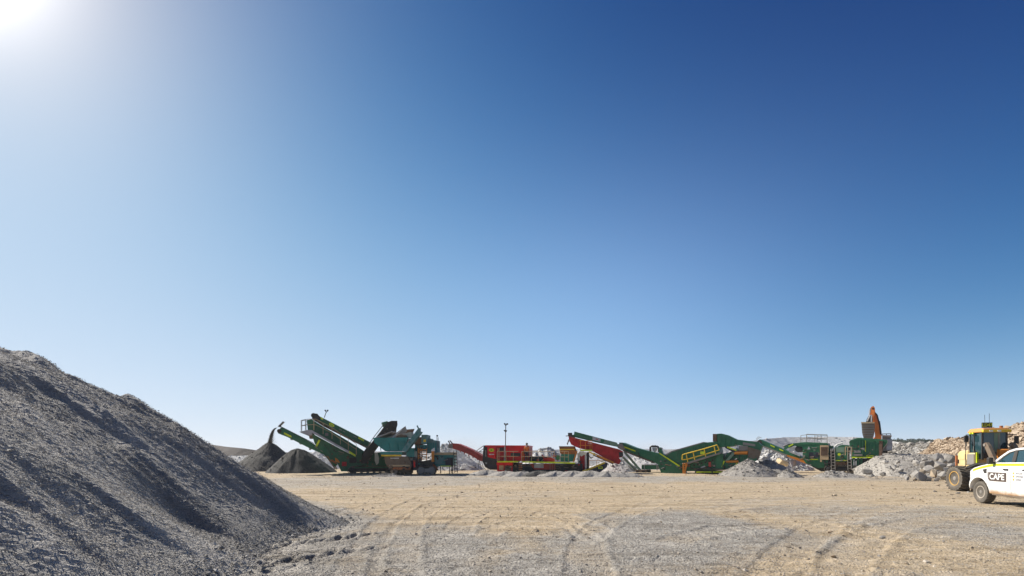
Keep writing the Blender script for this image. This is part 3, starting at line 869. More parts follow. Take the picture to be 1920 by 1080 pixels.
# ================================================================== machine kit
class MB:
    """collects boxes, prisms and tubes in one part's local space"""
    def __init__(self): self.v = []; self.f = []
    def add(self, vs, fs):
        n = len(self.v); self.v += [tuple(p) for p in vs]; self.f += [tuple(i + n for i in f) for f in fs]
        return self
    def prism(self, pts, v0, v1):
        """pts: list of (u,z); counter-clockwise or not; extruded along v"""
        a = sum(p[0] * q[1] - q[0] * p[1] for p, q in zip(pts, pts[1:] + pts[:1]))
        if a < 0: pts = pts[::-1]
        n = len(pts)
        V = [(p[0], v0, p[1]) for p in pts] + [(p[0], v1, p[1]) for p in pts]
        Fs = [tuple(range(n)), tuple(range(2 * n - 1, n - 1, -1))]
        Fs += [(i, i + n, (i + 1) % n + n, (i + 1) % n) for i in range(n)]
        return self.add(V, Fs)
    def box(self, x0, x1, y0, y1, z0, z1):
        V = [(x, y, z) for z in (z0, z1) for y in (y0, y1) for x in (x0, x1)]
        return self.add(V, [(0, 2, 3, 1), (4, 5, 7, 6), (0, 1, 5, 4), (1, 3, 7, 5), (3, 2, 6, 7), (2, 0, 4, 6)])
    def bar(self, p, q, w, t, up=(0, 1, 0)):
        """rectangular bar p->q, width w along 'up', thickness t across"""
        p = Vector(p); q = Vector(q); d = (q - p).normalized(); u = Vector(up)
        u = (u - d * u.dot(d)).normalized(); s = d.cross(u)
        V = []
        for c in (p, q):
            for a, b_ in ((-1, -1), (1, -1), (1, 1), (-1, 1)): V.append(c + u * (a * w / 2) + s * (b_ * t / 2))
        return self.add(V, [(0, 1, 2, 3), (7, 6, 5, 4), (0, 4, 5, 1), (1, 5, 6, 2), (2, 6, 7, 3), (3, 7, 4, 0)])
    def tube(self, p, q, r, n=8, r2=None, cap=True):
        p = Vector(p); q = Vector(q); d = (q - p)
        if d.length < 1e-6: return self
        d.normalize()
        a = d.orthogonal().normalized(); b_ = d.cross(a)
        V = []
        for c, rr in ((p, r), (q, r if r2 is None else r2)):
            for k in range(n):
                th = 2 * math.pi * k / n
                V.append(c + (a * math.cos(th) + b_ * math.sin(th)) * rr)
        Fs = [(k, (k + 1) % n, (k + 1) % n + n, k + n) for k in range(n)]
        if cap: Fs += [tuple(range(n - 1, -1, -1)), tuple(range(n, 2 * n))]
        return self.add(V, Fs)
    def path(self, pts, r, n=6):
        for a, b_ in zip(pts, pts[1:]): self.tube(a, b_, r, n)
        return self
    def lathe(self, c, axis, prof, n=28):
        """prof: list of (offset along axis, radius)"""
        c = Vector(c); ax = Vector(axis).normalized(); a = ax.orthogonal().normalized(); b_ = ax.cross(a)
        V = []; m = len(prof)
        for o_, r in prof:
            for k in range(n):
                th = 2 * math.pi * k / n
                V.append(c + ax * o_ + (a * math.cos(th) + b_ * math.sin(th)) * r)
        Fs = []
        for i in range(m - 1):
            for k in range(n):
                Fs.append((i * n + k, i * n + (k + 1) % n, (i + 1) * n + (k + 1) % n, (i + 1) * n + k))
        Fs.append(tuple(range(n - 1, -1, -1))); Fs.append(tuple(range((m - 1) * n, m * n)))
        return self.add(V, Fs)
    def build(self, name, mat, parent=None, smooth=False, bevel=0.0, seg=2, angle=35):
        me = bpy.data.meshes.new(name)
        me.from_pydata([tuple(p) for p in self.v], [], self.f)
        bm = bmesh.new(); bm.from_mesh(me); bmesh.ops.recalc_face_normals(bm, faces=bm.faces[:]); bm.to_mesh(me); bm.free()
        me.materials.append(mat)
        o = link(name, me, parent)
        if smooth:
            me.polygons.foreach_set("use_smooth", [True] * len(me.polygons))
            try: me.set_sharp_from_angle(angle=math.radians(angle))
            except Exception: pass
        if bevel > 0:
            md = o.modifiers.new("bevel", 'BEVEL'); md.width = bevel; md.segments = seg; md.limit_method = 'ANGLE'; md.angle_limit = math.radians(30)
        return o

class Mach:
    """a machine standing on a vertical reference plane; parts are laid out on that plane in (u, z) and given depth v"""
    def __init__(self, name, label, cat, px0, Y0, yaw=0.0, group=None):
        self.a = math.radians(yaw)
        self.O = Vector(((px0 - 960) / F * Y0, Y0, 0))
        self.U = Vector((math.cos(self.a), math.sin(self.a), 0)); self.W = Vector((-math.sin(self.a), math.cos(self.a), 0))
        self.root = empty(name, self.O, self.a)
        tag(self.root, label, cat, group)
    def p(self, px, py, v=0.0):
        E = Vector((0, 0, EYE)); r = Vector(((px - 960) / F, 1, -(py - HOR) / F))
        t = ((self.O - E).dot(self.W) + v) / r.dot(self.W)
        P = E + r * t
        return ((P - self.O).dot(self.U), P.z)
    def P(self, px, py, v=0.0):
        u, z = self.p(px, py, v); return Vector((u, v, z))
    def sc(self, px, py, v=0.0):
        return self.p(px + 1, py, v)[0] - self.p(px, py, v)[0]
    def prof(self, name, pts, v0, v1, mat, parent=None, vref=None, bevel=0.0):
        vr = v0 if vref is None else vref
        return MB().prism([self.p(x, y, vr) for x, y in pts], v0, v1).build(name, mat, parent or self.root, bevel=bevel)
    def rect(self, name, x0, x1, y0, y1, v0, v1, mat, parent=None, bevel=0.0):
        return self.prof(name, [(x0, y0), (x1, y0), (x1, y1), (x0, y1)], v0, v1, mat, parent, None, bevel)
    def beam(self, name, a, b, v, depth, thick, mat, parent=None):
        p = self.P(a[0], a[1], v); q = self.P(b[0], b[1], v)
        p.y += depth / 2; q.y += depth / 2
        return MB().bar(p, q, depth, thick).build(name, mat, parent or self.root)
    def tubes(self, name, segs, r, mat, parent=None, n=6):
        """segs: list of polylines of (px,py,v)"""
        if name in ("support_leg", "conveyor_leg", "stay_cable", "head_horn", "link_bar", "head_arm", "magnet_arm", "head_wires", "mast_arm"):
            return [MB().path([self.P(*q) for q in s], r, n).build(name, mat, parent or self.root) for s in segs][0]
        m = MB()
        for s in segs: m.path([self.P(*q) for q in s], r, n)
        return m.build(name, mat, parent or self.root)
    def drum(self, name, px, py, rpx, v0, v1, mat, parent=None, n=20):
        c = self.P(px, py, v0); r = rpx * self.sc(px, py, v0)
        return MB().tube(c, (c.x, v1, c.z), r, n).build(name, mat, parent or self.root, smooth=True)
    def stripe(self, name, pts, v, mat, parent=None, proud=0.015):
        return self.prof(name, pts, v - proud, v - .002, mat, parent, v)
    def railing(self, name, top, v, drop, posts, mat, parent=None, r=.022, mid=True):
        """top polyline in pixels; posts are fractions 0..1 along it; drop in pixels"""
        segs = [[(x, y, v) for x, y in top]]
        if mid: segs.append([(x, y + drop * .5, v) for x, y in top])
        L = [0]
        for a, b in zip(top, top[1:]): L.append(L[-1] + math.hypot(b[0] - a[0], b[1] - a[1]))
        for f in posts:
            s = f * L[-1]
            x = float(np.interp(s, L, [q[0] for q in top])); y = float(np.interp(s, L, [q[1] for q in top]))
            segs.append([(x, y, v), (x, y + drop, v)])
        return self.tubes(name, segs, r, mat, parent)
    def ladder(self, name, x0, x1, y0, y1, v, mat, n=6, r=.022, lean=0, parent=None, over=0):
        segs = [[(x0, y0 - over, v), (x0 + lean, y1, v)], [(x1, y0 - over, v), (x1 + lean, y1, v)]]
        for k in range(n):
            t = (k + .5) / n
            y = y0 + (y1 - y0) * t; dx = lean * t
            segs.append([(x0 + dx, y, v), (x1 + dx, y, v)])
        return self.tubes(name, segs, r, mat, parent)
    def track(self, x0, x1, y0, y1, v0, v1, m_shoe, m_frame, roll=5, parent=None):
        """crawler track: frame, belt of grouser shoes, sprocket, idler and rollers"""
        par = empty("track", (0, 0, 0), 0, parent or self.root)
        ua, zt = self.p(x0, y0, v0); ub, zb = self.p(x1, y1, v0)
        r = (zt - zb) / 2; zc = (zt + zb) / 2
        # belt of shoes
        L = (ub - ua) - 2 * r; per = 2 * L + 2 * math.pi * r
        n = max(24, int(per / .17)); m = MB()
        for k in range(n):
            s = per * k / n
            if s < L: x, z, ang = ua + r + s, zc + r, 0
            elif s < L + math.pi * r: t = (s - L) / r; x, z, ang = ub - r + r * math.sin(t), zc + r * math.cos(t), -t
            elif s < 2 * L + math.pi * r: x, z, ang = ub - r - (s - L - math.pi * r), zc - r, math.pi
            else: t = (s - 2 * L - math.pi * r) / r; x, z, ang = ua + r - r * math.sin(t), zc - r * math.cos(t), math.pi - t
            ca, sa = math.cos(ang), math.sin(ang); w = per / n * .44
            def q(a, b): return (x + a * ca - b * sa, z + a * sa + b * ca)
            m.prism([q(-w, -.05), q(w, -.05), q(w, 0), q(-w * .2, 0), q(-w * .3, .035), q(-w, .035)], v0, v1)
        m.build("track_belt", m_shoe, par)
        m = MB().prism([(ua + r, zc - r * .5), (ub - r, zc - r * .5), (ub - r, zc + r * .45), (ua + r, zc + r * .45)], v0 + .08, v1 - .08)
        m.build("track_frame", m_frame, par)
        for xx in (ua + r, ub - r):
            MB().lathe((xx, v0 - .01, zc), (0, 1, 0), [(0, r * .35), (.02, r * .5), (.04, r * .8), (v1 - v0, r * .8)], 18).build("sprocket", m_frame, par, True)
        for k in range(roll):
            xx = ua + r + (ub - ua - 2 * r) * (k + .5) / roll
            MB().tube((xx, v0 + .02, zb + r * .38), (xx, v1 - .02, zb + r * .38), r * .3, 12).build("roller", m_shoe, par, True)
        return par

# ---- machine materials
m_green = paint("green_paint", (.007, .135, .06), .36, .15, 1.6)
m_green_l = paint("light_green_paint", (.10, .24, .17), .5, .5, 1.2)
m_teal = paint("teal_paint", (.006, .20, .19), .36, .13, 1.2)
m_teal_l = paint("dusty_teal_paint", (.06, .22, .23), .5, .35, 1.2)
m_red = paint("red_paint", (.68, .010, .014), .35, .03, 1.4)
m_red_d = paint("dusty_red_paint", (.42, .045, .04), .5, .16, 2.2)
m_red_w = paint("worn_red_paint", (.48, .016, .02), .45, .07, 2.4, rust=.12)
m_orange = paint("orange_paint", (.62, .20, .012), .42, .15, 1.5)
m_orange_x = paint("excavator_orange", (.95, .25, .05), .35, .05, 1.5)
m_rustor = paint("rusty_orange", (.42, .11, .02), .55, .25, 2.5, rust=.4)
m_yellow = paint("yellow_paint", (.75, .50, .02), .4, .15, 2.0)
m_hivis = paint("reflective_tape", (.62, .74, .015), .35, .06, 2.0)
m_black = paint("black_paint", (.018, .02, .024), .45, .12, 1.5)
m_navy = paint("dark_blue_steel", (.02, .026, .045), .45, .10, 1.5)
m_belt = paint("conveyor_rubber", (.028, .026, .025), .75, .12, 2.0)
m_steel = paint("dusty_steel", (.20, .195, .19), .5, .45, 1.5)
m_gsteel = paint("galvanised_steel", (.42, .42, .44), .45, .25, 2.0, metallic=.3)
m_rust = paint("rusty_steel", (.15, .075, .04), .7, .3, 2.5, rust=.5)
m_brown = paint("dirty_brown_steel", (.13, .095, .065), .65, .35, 2.0, rust=.3)
m_white = paint("white_panel", (.72, .72, .70), .5, .18, 2.0)
m_handrail = paint("tan_handrail", (.50, .36, .20), .5, .3, 2.0)
m_shoe = paint("track_steel", (.06, .055, .05), .6, .45, 2.5)
m_conc = paint("pale_cloth", (.55, .50, .40), .9, .3, 2.0)
m_dkglass, _nt, _b = new_mat("dark_glass")
_b.inputs["Base Color"].default_value = (.012, .018, .022, 1); _b.inputs["Roughness"].default_value = .06; _b.inputs["Specular IOR Level"].default_value = .6
# ================================================================== green incline screen (left)
M = Mach("mobile_screen", "green tracked screening machine with walkway, throwing gravel onto the dark pile", "screening machine", 660, 41.2, 22)
# upper feed beam
ub_ = M.prof("feed_conveyor", [(587.6, 774.4), (696, 830), (690, 838.5), (608, 796), (586, 782)], .35, 1.85, m_green)
M.prof("belt_edge", [(586, 782.5), (608, 796.6), (690, 839.0), (689, 840.4), (607, 798.6), (585, 785)], .5, 1.7, m_rust, ub_)
for k in range(9):
    t = k / 8.0
    M.drum("idler", 596 + 88 * t, 789.5 + 47 * t, 1.3, .3, 1.9, m_steel, ub_, 8)
M.drum("head_drum", 588, 779, 5.0, .4, 1.8, m_belt, ub_)
M.prof("head_plate", [(585, 775), (595, 775.5), (602, 784), (598, 790), (586, 786)], .30, .345, m_black, ub_)
M.stripe("yellow_marking", [(596, 779.2), (606, 784.2), (605, 787.2), (595.5, 782.6)], .35, m_hivis, ub_)
M.stripe("yellow_marking", [(672, 818.6), (683, 824.3), (682, 827.8), (671.5, 822.2)], .35, m_hivis, ub_)
lg = M.stripe("maker_badge", [(617, 793), (622, 793), (627, 797), (626.5, 800.5), (621, 799.5), (617, 797)], .35, m_hivis, ub_)
M.stripe("badge_mark", [(619.5, 795.5), (624.5, 797.5), (624.2, 798.8), (619.3, 796.8)], .333, m_green, lg, .008)
for (x, y, w) in [(636, 803.6, 5), (643, 807.2, 4.5), (663, 816.6, 6)]:
    M.stripe("pale_lettering", [(x, y), (x + w, y + w * .52), (x + w - .4, y + w * .52 + 1.5), (x - .4, y + 1.5)], .35, m_steel, ub_)
# lamp mast on the beam
lm = M.tubes("lamp_mast", [[(608, 783, .6), (612, 772, .6)], [(609.5, 770, .6), (612, 773, .6), (614.5, 770, .6)]], .035, m_black, ub_)
for x in (610, 614.3): M.drum("lamp_head", x, 769.5, 1.6, .45, .75, m_black, lm, 10)
# screen box
sb = M.prof("screen_box", [(575, 787.7), (584.5, 786), (597, 794), (612, 803), (650, 825.2), (684, 846.5), (684, 851), (668, 854), (654, 846.7), (584.5, 807.5), (577, 806)], .25, 2.05, m_green)
for k in range(8):
    t = (k + .5) / 8
    x = 588 + 84 * t; y = 790 + 50 * t
    M.prof("stiffener", [(x, y + 3), (x + 1.6, y + 3.9), (x - .8, y + 14.5), (x - 2.4, y + 13.6)], .19, .26, m_green, sb)
M.prof("end_plate", [(577, 793), (585, 795), (590, 822), (580, 822)], .5, 1.9, m_brown, sb)
M.rect("control_box", 609.5, 615.5, 812, 817, .02, .25, m_steel, sb)
# walkway with railing
wk = M.prof("walkway", [(584.5, 806.5), (655, 846), (655, 850), (584.5, 811)], -.65, .2, m_gsteel)
M.prof("walkway_end", [(654.6, 845), (667, 853), (666.5, 856.2), (654.6, 849)], -.68, .2, m_hivis, wk)
pf_ = M.prof("platform", [(561, 809.5), (578, 805.8), (585, 806.5), (585, 815), (577, 816)], -.65, 1.9, m_gsteel)
M.railing("handrail", [(576, 786), (586, 785.6), (592, 786), (620, 800), (648, 819), (668, 832)], -.66, 21, [.12, .3, .48, .66, .83, 1.0], m_handrail, wk, .026)
M.railing("platform_rail", [(564.6, 788.3), (572.5, 786.5), (578, 786)], -.66, 20, [0, .6], m_steel, pf_, .026)
M.railing("platform_rail", [(566, 789), (574, 788)], 1.7, 19, [0, 1], m_steel, pf_, .026)
M.beam("brace", (599, 825), (593, 837), .1, .2, .16, m_hivis)
# discharge arm to the left
arm = M.prof("discharge_conveyor", [(521, 806.5), (527.6, 801.4), (540, 806.4), (588, 832), (627, 860), (633, 872), (626, 876), (607, 852), (581, 840.8), (540, 820), (521, 812.4)], .7, 1.7, m_green)
M.prof("side_plate", [(529, 804), (541, 809), (586, 834), (584, 838), (540, 815.5), (529, 810)], .64, .7, m_green, arm)
M.drum("head_drum", 523.5, 808, 4.2, .62, 1.78, m_belt, arm)
M.stripe("yellow_marking", [(532.5, 810.5), (546, 817), (547, 820.2), (541, 818.6), (532.5, 813.5)], .64, m_hivis, arm)
M.prof("belt_edge", [(527, 801), (588, 831.4), (588, 830.2), (528, 799.8)], .8, 1.6, m_belt, arm)
for (x, y) in [(546, 823.2), (563, 831.5), (581, 842)]: M.drum("return_roller", x, y, 2.0, .75, 1.65, m_steel, arm, 10)
dp = M.prof("deflector_plate", [(520.5, 799.5), (530.5, 789.6), (532, 790.6), (522, 800)], .75, 1.65, m_steel, arm)
for q_ in ([(526, 802, 1.0), (525, 796, 1.0)], [(528, 802, 1.4), (525.5, 796, 1.4)]): M.tubes("deflector_leg", [q_], .03, m_black, dp)
for (x, y) in [(590, 836.5), (601, 843.5)]: M.stripe("pale_lettering", [(x, y), (x + 5.5, y + 3.2), (x + 5.2, y + 4.8), (x - .3, y + 1.6)], .68, m_steel, arm)
# chassis
ch = M.prof("chassis", [(584, 812), (655, 850.5), (684, 850), (712, 848), (740, 852), (740, 878), (640, 884), (632, 868), (612, 853), (590, 832)], .3, 2.0, m_green)
M.prof("lower_frame", [(640, 868), (742, 868), (742, 881), (646, 884)], .2, 2.1, m_green, ch)
for (a, b) in [((600, 828), (622, 862)), ((617, 838), (640, 866)), ((650, 852), (660, 880))]:
    M.beam("frame_member", a, b, .12, .2, .22, m_green, ch)
M.rect("hydraulic_unit", 655, 668, 858, 868, .02, .3, m_black, ch)
M.rect("valve_block", 641, 650, 866, 874, .05, .3, m_red_w, ch)
M.prof("rusty_bracket", [(613, 855), (622, 855), (636, 866), (630, 870), (618, 863)], .35, 1.0, m_rustor, ch)
M.prof("rusty_bracket", [(628, 858), (636, 862), (637, 868), (629, 866)], .2, .6, m_orange, ch)
M.tubes("support_leg", [[(617, 862, .5), (629, 880, .5)], [(622, 862, 1.4), (632, 880, 1.4)]], .06, m_brown, ch)
for q_ in ([(664, 862, .0), (672, 868, -.05), (680, 864, 0)], [(668, 872, 0), (676, 875, -.05), (684, 871, 0)]): M.tubes("hose", [q_], .025, m_black, ch)
M.track(652, 738, 874.5, 888, .05, .55, m_shoe, m_black, 6)
M.track(652, 738, 874.5, 888, 1.8, 2.3, m_shoe, m_black, 6)
# steep oversize conveyor rising to the right, into the teal hopper
oc = M.prof("oversize_conveyor", [(680, 851), (699, 827.5), (714.5, 808), (727, 791.5), (734, 789), (745, 789), (745, 799), (741, 806), (712, 834), (687, 869), (678, 869)], -.75, .2, m_belt)
M.prof("side_frame", [(679, 856), (727, 795), (730, 797), (683, 860)], -.85, -.76, m_black, oc)
M.prof("head_guard", [(716, 792), (726, 789.5), (731, 793), (722, 802), (718, 799)], -.6, .1, m_green, oc)
M.drum("head_drum", 740, 795, 5.5, -.8, .25, m_black, oc)
M.prof("drop_curtain", [(727, 797), (744, 797), (743, 812), (724, 812)], -.4, -.3, m_brown, oc)
for k in range(10):
    t = k / 9
    M.drum("idler", 690 + 36 * t, 866 - 62 * t, 1.2, -.82, .25, m_brown, oc, 8)
M.tubes("cable", [[(682, 848, -.85), (699, 822, -.85), (716, 800, -.85), (722, 794, -.85)]], .035, m_black, oc)
cl = M.prof("cloth_bag", [(703, 848), (708, 849), (711, 860), (710, 868), (706, 872), (703, 864)], -1.0, -.75, m_conc)

# falling stream of gravel at the discharge end
r_ = np.random.default_rng(4); n_ = 9000
t_ = r_.uniform(0, 1, n_) ** .8
sx = 521 - 17 * np.sqrt(t_) + r_.normal(0, 1, n_) * (.7 + .9 * t_) + r_.exponential(2.4, n_) * t_ ** 1.5
sy = 802 + 28 * t_ ** 1.25
pts = np.array([M.root.matrix_world @ Vector((0, 0, 0)) for _ in range(1)])
loc = []
for x, y, q in zip(sx, sy, r_.normal(0, .18, n_)):
    p = M.P(float(x), float(y), 1.2 + float(q)); loc.append(M.O + M.U * p.x + M.W * p.y + Vector((0, 0, p.z)))
st_ = link("falling_gravel", grains("falling_gravel", np.array([tuple(p) for p in loc]), r_.uniform(.006, .018, n_), m_chip_dark, 6, 1.0))
tag(st_, "stream of gravel falling from the left conveyor head onto the conical pile", "gravel stream", None, "stuff")

# ================================================================== teal crusher with hopper
T = Mach("mobile_crusher", "teal tracked crusher with open feed hopper and yellow ladders", "crusher", 770, 38.6, 0)
hp = T.prof("hopper", [(700.4, 822.5), (764, 821.8), (762, 830), (753.5, 846), (722, 846), (702, 830)], .0, 2.2, m_teal)
T.prof("rim", [(699.5, 820.8), (765, 820.2), (765, 823), (699.5, 823.6)], -.06, .12, m_teal, hp)
T.rect("rib", 703, 763, 829.2, 830.6, -.07, 0, m_teal, hp)
for x in (712, 728, 744):
    T.prof("rib", [(x, 831), (x + 1.6, 831), (x + 2.6, 845), (x + 1.4, 845)], -.07, 0, m_teal, hp)
# raised hopper walls round the opening
T.prof("hopper_wall", [(702, 822), (706, 819), (734, 808.5), (742, 809.5), (742, 822)], 1.75, 1.85, m_gsteel, hp)
T.prof("hopper_wall", [(701, 821), (707, 820), (733, 809), (731, 812), (708, 822)], .1, 1.75, m_steel, hp)
T.prof("hopper_plate", [(742, 812), (760, 799), (763, 808), (750, 820), (742, 821)], 1.0, 1.1, m_steel, hp)
T.prof("hopper_plate", [(735, 820), (752, 805), (753.5, 805.6), (738, 820.5)], .5, .56, m_white, hp)
T.prof("hopper_plate", [(754, 806), (777, 804), (774, 812), (762, 821), (752, 820)], 1.9, 2.0, m_rust, hp)
T.prof("feed_material", [(726, 821), (740, 816), (756, 813), (770, 810), (772, 821)], .6, 1.7, m_conc, hp)
T.prof("feed_material", [(744, 817), (752, 814), (760, 815.5), (764, 821), (742, 821)], .25, .6, m_rust, hp)
wing = T.prof("hopper_wing", [(753.8, 843.5), (784, 803), (788.5, 802.5), (788.5, 809), (760, 847), (754, 846)], -.35, -.2, m_teal_l)
T.prof("wing_flange", [(758.5, 846.5), (787.8, 808.8), (789.4, 810), (761, 848)], -.40, .4, m_teal_l, wing)
for k in range(4):
    t = (k + .6) / 4.4
    x = 757 + 27 * t; y = 842 - 35 * t
    T.prof("rib", [(x, y - 1), (x + 1.2, y - 2.4), (x + 2.4, y + 2), (x + 1.4, y + 3.2)], -.41, -.35, m_teal, wing)
T.tubes("wing_post", [[(785, 804, .1), (782, 798, .1)]], .07, m_teal_l, wing)
bb = T.prof("base_beam", [(713, 847), (754, 847), (753, 853.4), (714.5, 853.4)], -.2, 2.0, m_teal)
T.stripe("reflective_strip", [(714.5, 852.6), (752.8, 852.6), (752.6, 855.6), (715.3, 855.6)], -.2, m_yellow, bb, .05)
cc = T.prof("crusher_chamber", [(720.5, 856), (765, 856), (772, 872), (770, 882), (735, 882), (727, 875), (722, 868)], -.1, 2.1, m_brown)
T.prof("guard_band", [(728, 871.6), (768, 871.6), (769, 874.6), (731, 874.6)], -.16, -.1, m_handrail, cc)
T.prof("guard_band", [(735, 876.4), (770, 876.4), (770, 880.6), (738, 880.6)], -.16, -.1, m_rustor, cc)
T.rect("plate_label", 732, 748, 858.4, 859.8, -.13, -.1, m_white, cc)
T.rect("side_cabinet", 762, 777, 840, 857, .1, 2.4, m_teal)
T.prof("rusty_frame", [(776, 822), (779, 819.5), (790, 819.5), (790, 832), (777, 834)], .4, 2.4, m_rust)
eb = T.rect("engine_cowl", 790, 800.5, 815, 832, .3, 2.0, m_teal_l)
T.stripe("warning_sticker", [(794, 824), (798.6, 824), (798.6, 828.6), (794, 828.6)], .3, m_yellow, eb)
ec = T.prof("engine_housing", [(800.5, 822.8), (806, 822), (806, 824), (819, 826), (819, 850), (800.5, 850)], .8, 2.6, m_teal_l)
for k in range(4): T.rect("louvre", 803 + 4 * k, 805.6 + 4 * k, 830, 844, .74, .8, m_teal, ec)
T.rect("rear_cabinet", 778, 800, 834, 846, .7, 2.4, m_teal)
for x in (782, 785.5): T.rect("pipe_post", x, x + 1.2, 834, 868, .2, .3, m_rust)
ld = T.ladder("ladder", 791, 800, 841, 863, .1, m_orange, 5, .04)
T.ladder("ladder", 784.5, 788, 840, 861, .15, m_orange, 4, .035)
T.rect("yellow_post", 809, 813.5, 846, 866, .0, .25, m_orange)
T.prof("white_cap", [(809, 843), (814, 839.5), (814.5, 846), (808.5, 846)], .0, .3, m_white)
eng = T.prof("rear_body", [(813, 853), (850, 853), (850, 873), (818, 875), (813, 870)], .9, 3.0, m_teal)
T.prof("roof_panel", [(812, 848.5), (851, 848), (851, 853), (812, 853)], .8, 3.1, m_handrail, eng)
T.rect("panel", 816, 833, 857, 870, .84, .9, m_teal_l, eng)
T.rect("panel", 835, 849, 858, 872, .84, .9, m_navy, eng)
T.stripe("reflective_strip", [(826, 873), (850, 873), (850, 875), (826, 875)], .9, m_hivis, eng, .04)
for x in (825.5, 842, 848): T.rect("stand_leg", x, x + 1.4, 875, 888, 1.0, 1.1, m_navy, eng)
T.ladder("ladder", 850.5, 856, 848, 886.5, .75, m_black, 7, .03, 2.0, None, 3)
T.ladder("ladder", 846, 848.5, 858, 887, .8, m_black, 3, .04)
bm_ = T.tubes("beacon_mast", [[(819.3, 850, .9), (819.3, 818, .9)], [(821.5, 840, .9), (821.5, 820, .9)]], .03, m_black)
T.drum("beacon", 819.5, 817, 1.5, .8, 1.0, m_black, bm_, 10)
T.rect("muffler", 801, 803, 817, 823, 1.2, 1.4, m_rust)
T.rect("lower_box", 773, 783, 857, 882, .2, 2.0, m_navy)
T.rect("fire_extinguisher", 775.3, 778.3, 863, 876, .05, .2, m_red)
T.prof("track_guard", [(784, 866), (806, 862), (812, 868), (816, 878), (784, 880)], .4, 2.2, m_black)
T.prof("mud_flap", [(812, 870), (815, 874), (821, 882), (817, 883), (811, 875)], .3, .9, m_rustor)
T.track(781, 817, 874, 890.5, .1, .6, m_shoe, m_steel, 3)
T.track(735, 772, 876, 890.5, 1.2, 1.8, m_shoe, m_steel, 3)
T.track(732, 745, 877, 891, -.1, .5, m_shoe, m_steel, 1)

# ================================================================== red cone crusher
R = Mach("cone_crusher", "long red cone crusher with walkway, tall lamp mast and red screen box", "crusher", 1000, 43.0, -12)
fr = R.prof("front_guard", [(906.6, 835), (913.5, 835.5), (913.8, 857), (932, 861), (932, 881), (919, 880.5), (909.8, 876), (904.6, 865)], .0, 2.3, m_black)
R.rect("hose_guide", 909.5, 911.5, 844, 856, -.06, 0, m_steel, fr)
R.rect("tow_mark", 909, 913, 867, 870, -.04, 0, m_gsteel, fr)
R.tubes("guard_bar", [[(909, 868, -.05), (912, 875, -.05), (919, 878.5, -.05), (930, 879, -.05)]], .05, m_black, fr)
R.rect("dark_vent", 914, 930, 871, 879, -.04, 0, m_navy, fr)
p1 = R.prof("nose_panel", [(913.8, 838), (929.6, 838), (929, 860.8), (914.3, 856.8)], -.04, 2.2, m_red)
R.prof("roof", [(910, 834.8), (992, 835.2), (992, 838), (910, 838)], -.05, 2.3, m_red)
bd = R.stripe("badge", [(916.5, 843.8), (918, 841.6), (922, 840.8), (926, 842), (926.6, 844.2), (925, 846.4), (921, 847.2), (917.6, 846)], -.04, m_hivis, p1, .02)
for (x, w) in ((919.3, .9), (921.2, 1.4), (924, .8)): R.rect("badge_mark", x, x + w, 842.6, 845.2, -.07, -.06, m_black, bd)
for (x, w) in ((917, 1.4), (919, 1.8), (921.4, 1), (923, 1.6), (925.2, 1.2)): R.stripe("pale_lettering", [(x, 851), (x + w, 851), (x + w, 853), (x, 853)], -.04, m_white, p1)
hs = R.rect("engine_house", 930, 946, 837.5, 864.5, .12, 2.3, m_red_w)
R.rect("vent_opening", 936.5, 944.5, 839, 845.4, .09, .12, m_black, hs)
for k in range(5): R.rect("vent_slat", 936.8, 944.3, 847.2 + 3.2 * k, 848.4 + 3.2 * k, .05, .12, m_red_w, hs)
h2 = R.rect("engine_house", 946.5, 981, 837.5, 864.5, .0, 2.3, m_red, bevel=.03)
R.rect("window", 957.5, 975.6, 849.3, 855.6, -.03, .0, m_black, h2)
R.rect("roof_edge", 946, 992, 836, 838.2, -.08, 0, m_red, h2)
R.rect("door_seam", 952.4, 952.9, 840, 863, -.012, -.002, m_black, h2)
h3 = R.rect("end_house", 981.5, 992, 838, 864.5, .05, 2.2, m_red_w)
R.rect("locker", 982.5, 985, 842, 851, -.02, .05, m_black, h3)
R.rect("yellow_post", 979.7, 981.4, 846.5, 864, -.03, .12, m_orange)
# mast
ms = R.tubes("lamp_mast", [[(947.8, 866, -.3), (947.8, 830, -.3), (948.3, 796, -.3)]], .05, m_steel)
R.tubes("mast_arm", [[(946, 795, -.3), (948.2, 798, -.3), (950.8, 795, -.3)], [(946, 806.5, -.3), (948.2, 810, -.3), (950.4, 807, -.3)]], .05, m_black, ms)
for (x, y) in ((946, 794.6), (950.6, 794.8), (946, 807.5)): R.drum("lamp_head", x, y, 1.4, -.45, -.15, m_black, ms, 10)
R.tubes("white_post", [[(945.6, 864, -.05), (946, 836, -.05)]], .035, m_white)
# walkway
wk = R.prof("walkway", [(932.5, 864.6), (972, 864.6), (972, 867), (932.5, 867)], -.85, .0, m_hivis)
wk2 = R.prof("walkway", [(979, 864.8), (1078, 867.3), (1078, 869.8), (979, 867.3)], -.85, .0, m_hivis)
R.railing("handrail", [(932, 846.4), (972, 846.4)], -.84, 18.3, [0, .42, .76], m_handrail, wk, .024)
R.railing("handrail", [(978, 846.4), (1040, 847)], -.84, 19, [0, .3, .5, 1], m_handrail, wk2, .024)
R.railing("handrail", [(1050, 846), (1066, 846.4)], -.84, 21, [0, .5, 1], m_handrail, wk2, .024)
R.ladder("gate", 933.5, 936, 840, 866, -.8, m_handrail, 3, .02)
